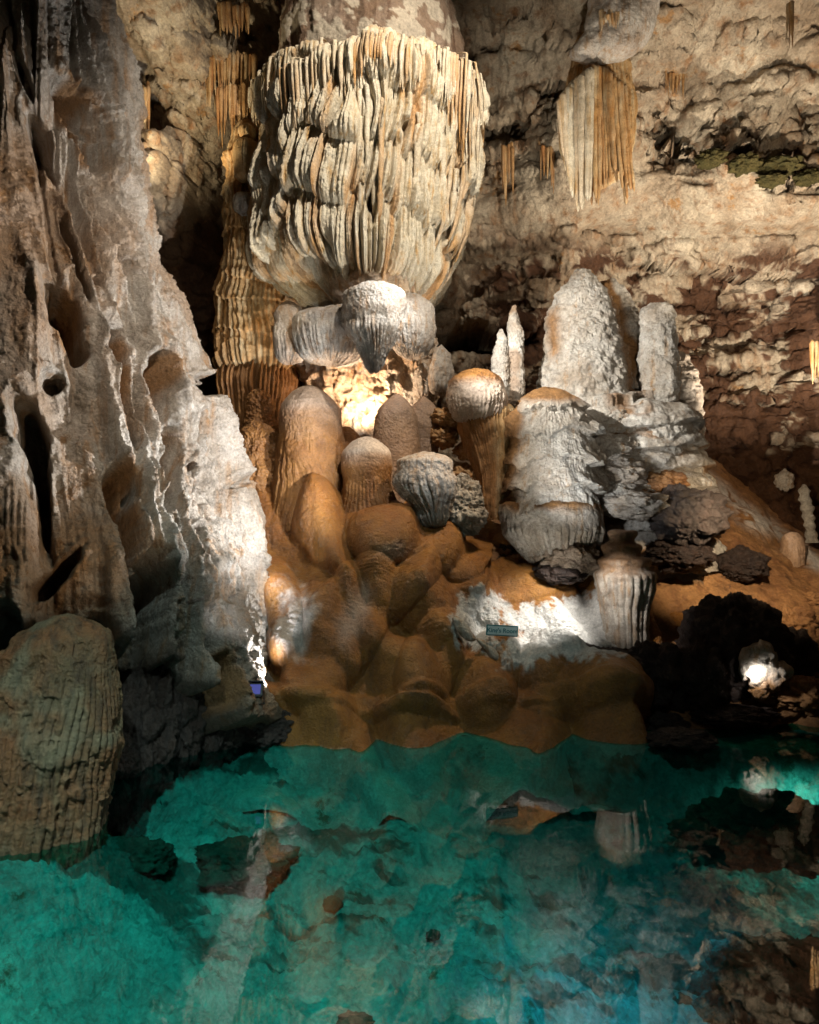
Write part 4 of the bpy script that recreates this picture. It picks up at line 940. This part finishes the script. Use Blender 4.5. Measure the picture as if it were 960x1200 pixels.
lens = plain('lit_lens', (.05, .05, .12), .2, emit=(.2, .22, 1.0, .25))
fx_ = thing('floodlight', W(300, 820, 7.95), 'small black box floodlight under the bright foot of the leaning grey mass', 'floodlight')
h = box('housing', (0, 0, .10), (.15, .08, .14), blk, fx_, .01, (math.radians(-25), 0, 0))
box('lens', (0, -.042, 0), (.11, .006, .10), lens, h, .002); box('visor', (0, -.02, .075), (.16, .13, .008), blk, h, .002)
for q in (-.085, .085): box('bracket', (q, 0, .03), (.008, .03, .14), blk, fx_, .002)
box('foot_plate', (0, 0, -.04), (.19, .05, .01), blk, fx_, .002)

# ================================================================ LAMPS OF THE CAVE AND ADDED FILLS
def lamp(src, dst, power, col=(1, .95, .88), size=70, blend=.6, rad=.06):
    l = bpy.data.lights.new('cave_and_fill_lamp', 'SPOT'); l.energy = power; l.color = col; l.spot_size = math.radians(size); l.spot_blend = blend; l.shadow_soft_size = rad
    o = bpy.data.objects.new('cave_and_fill_lamp', l); C.objects.link(o); o.location = src
    o.rotation_euler = (Vector(dst) - Vector(src)).to_track_quat('-Z', 'Y').to_euler()
    return o
cool = (.86, .92, 1.0); neut = (1, .95, .88); warm = (1, .80, .56); amber = (1, .62, .28)
lamp(W(322, 806, 8.15), W(262, 640, 8.9), 190, cool, 96, .7, .04)              # foot floodlight up the grey mass
lamp(W(520, 600, 7.9), W(255, 500, 8.8), 1500, (.93, .96, 1), 90, .7, .04)              # raking across the right flank of the mass
lamp(W(300, 40, 5.8), W(60, 330, 8.0), 520, (1, .90, .78), 90, .8, .04)                 # grey mass from above right
lamp(W(330, 740, 6.9), W(262, 690, 8.4), 90, cool, 46, .9, .03)               # added front fill on the pale foot of the mass
lamp(W(330, 380, 9.2), W(300, 330, 11.5), 70, (1, .88, .66), 60, .9, .03)      # drapery beside the passage
lamp(W(210, 690, 6.2), W(40, 560, 7.2), 60, warm, 90, .8, .04)
lamp((1.4, 6.8, 9.9), W(434, 190, 10.3), 2000, (1, .94, .84), 80, .6, .04)     # curtain, from above
lamp(W(660, 420, 8.2), W(440, 260, 10.4), 480, (1, .97, .92), 60, .8, .04)     # curtain from the front right
lamp(W(428, 498, 10.95), W(425, 430, 11.3), 190, (1, .74, .52), 160, .8, .04)  # behind the domes
lamp(W(520, 250, 9.3), W(435, 385, 10.3), 280, cool, 56, .9, .03)               # bulbs
lamp(W(690, 768, 9.5), W(640, 730, 9.9), 200, (1, .98, .94), 170, .8, .03)     # behind the black ledge
lamp(W(700, 640, 9.0), W(625, 738, 9.9), 240, (1, .98, .94), 70, .9, .03)
lamp(W(540, 500, 8.6), W(655, 545, 10.3), 200, (1, .96, .90), 40, .9, .03)
lamp(W(400, 300, 8.2), W(740, 430, 11.5), 2500, (1, .98, .95), 50, .8, .04)     # towers and shaggy dome
lamp(W(640, 700, 8.9), W(650, 600, 10.2), 55, neut, 70, .9, .03)  # added fill, lifts the lower tier of the shaggy dome
lamp(W(640, 600, 8.8), W(740, 520, 11), 190, cool, 70, .9, .04)                 # added fill on the steps and blocks
lamp(W(680, 640, 8.9), W(735, 700, 9.8), 120, (1, .98, .95), 50, .9, .03)       # vase
lamp(W(935, 540, 11.2), W(860, 330, 13.8), 1800, (1, .92, .80), 100, .8, .04)   # right wall
lamp(W(900, 560, 8.6), W(860, 660, 11.5), 560, (1, .80, .56), 80, .9, .04)     # added warm fill on the slope
lamp(W(980, 640, 3.5), W(800, 250, 12), 1000, (1, .93, .82), 60, .9, .04)        # added fill from the visitors' side, lifts the right wall
lamp(W(940, 330, 9.6), W(790, 150, 12.2), 1000, (1, .90, .76), 110, .9, .04)   # upper right, raking from below
lamp(W(600, 300, 9.3), W(690, 160, 11.1), 300, (1, .96, .88), 60, .8, .03)     # hanging curtain
lamp(W(190, 215, 10.9), W(215, 40, 11.8), 260, (1, .86, .60), 130, .8, .03)    # upper left wall
lamp(W(885, 792, 8.75), W(893, 790, 9.1), 16, (1, .98, .95), 120, .8, .03)     # white crust
lamp((-1.2, 3.4, 3.9), W(60, 840, 5.6), 30, (1, .88, .66), 46, .8, .03)        # near stalagmite
lamp(W(560, 440, 8.2), W(500, 570, 9.9), 110, cool, 26, .8, .03)               # mushroom
lamp(W(620, 330, 9.2), W(430, 700, 9.6), 380, (1, .78, .54), 70, .9, .04)      # ochre terrace
lamp(W(520, 430, 9.0), W(400, 530, 10.4), 16, (1, .80, .6), 60, .9, .04)       # domes
lamp(W(300, 650, 8.9), W(345, 730, 9.5), 45, cool, 60, .9, .03)
lamp((-1.0, -.6, 7.5), (-1.9, 4.6, -1), 5200, (.72, 1, 1), 46, 1, .05)        # added overhead lamp, brightens the pool bed
lamp((.3, 3.6, 8.6), (-.9, 7.3, -.5), 800, (.70, 1, 1), 58, .9, .05)  # second added overhead lamp, for the far part of the bed
# underwater lamps, shining down on the bed
for (x, y, z, p, c_) in [(-2.6, 4.4, -.10, 6, (.4, 1, .80)), (1.3, 5.0, -.10, 14, (.10, .55, 1)), (2.0, 5.4, -.10, 20, (.12, .62, 1)), (.8, 6.3, -.10, 3, (.35, 1, .85)), (.3, 4.0, -.10, 3, (.06, .35, 1)), (4.0, 7.6, -.08, 24, (.4, 1, .85))]:
    l = bpy.data.lights.new('underwater_lamp', 'SPOT'); l.energy = p * 2.2; l.color = c_; l.shadow_soft_size = .08; l.spot_size = math.radians(168); l.spot_blend = 1
    o = bpy.data.objects.new('underwater_lamp', l); C.objects.link(o); o.location = (x, y, z)

w = bpy.data.worlds.new('World'); bpy.context.scene.world = w; w.use_nodes = True
w.node_tree.nodes['Background'].inputs[0].default_value = (1.0, .72, .46, 1); w.node_tree.nodes['Background'].inputs[1].default_value = .024

cam = bpy.data.cameras.new('camera'); co = bpy.data.objects.new('camera', cam); C.objects.link(co)
co.location = (0, 0, H); co.rotation_euler = (math.pi / 2, 0, 0)
cam.sensor_fit = 'VERTICAL'; cam.sensor_height = 24; cam.lens = 24 * FX / 1200; cam.clip_end = 200; cam.clip_start = .05
sc = bpy.context.scene; sc.camera = co
sc.view_settings.view_transform = 'Standard'; sc.view_settings.look = 'None'; sc.view_settings.exposure = 0; sc.view_settings.gamma = 1
sc.render.engine = 'CYCLES'; sc.cycles.use_denoising = True; sc.cycles.use_adaptive_sampling = False; sc.cycles.sample_clamp_indirect = 3; sc.cycles.max_bounces = 6; sc.cycles.transparent_max_bounces = 8
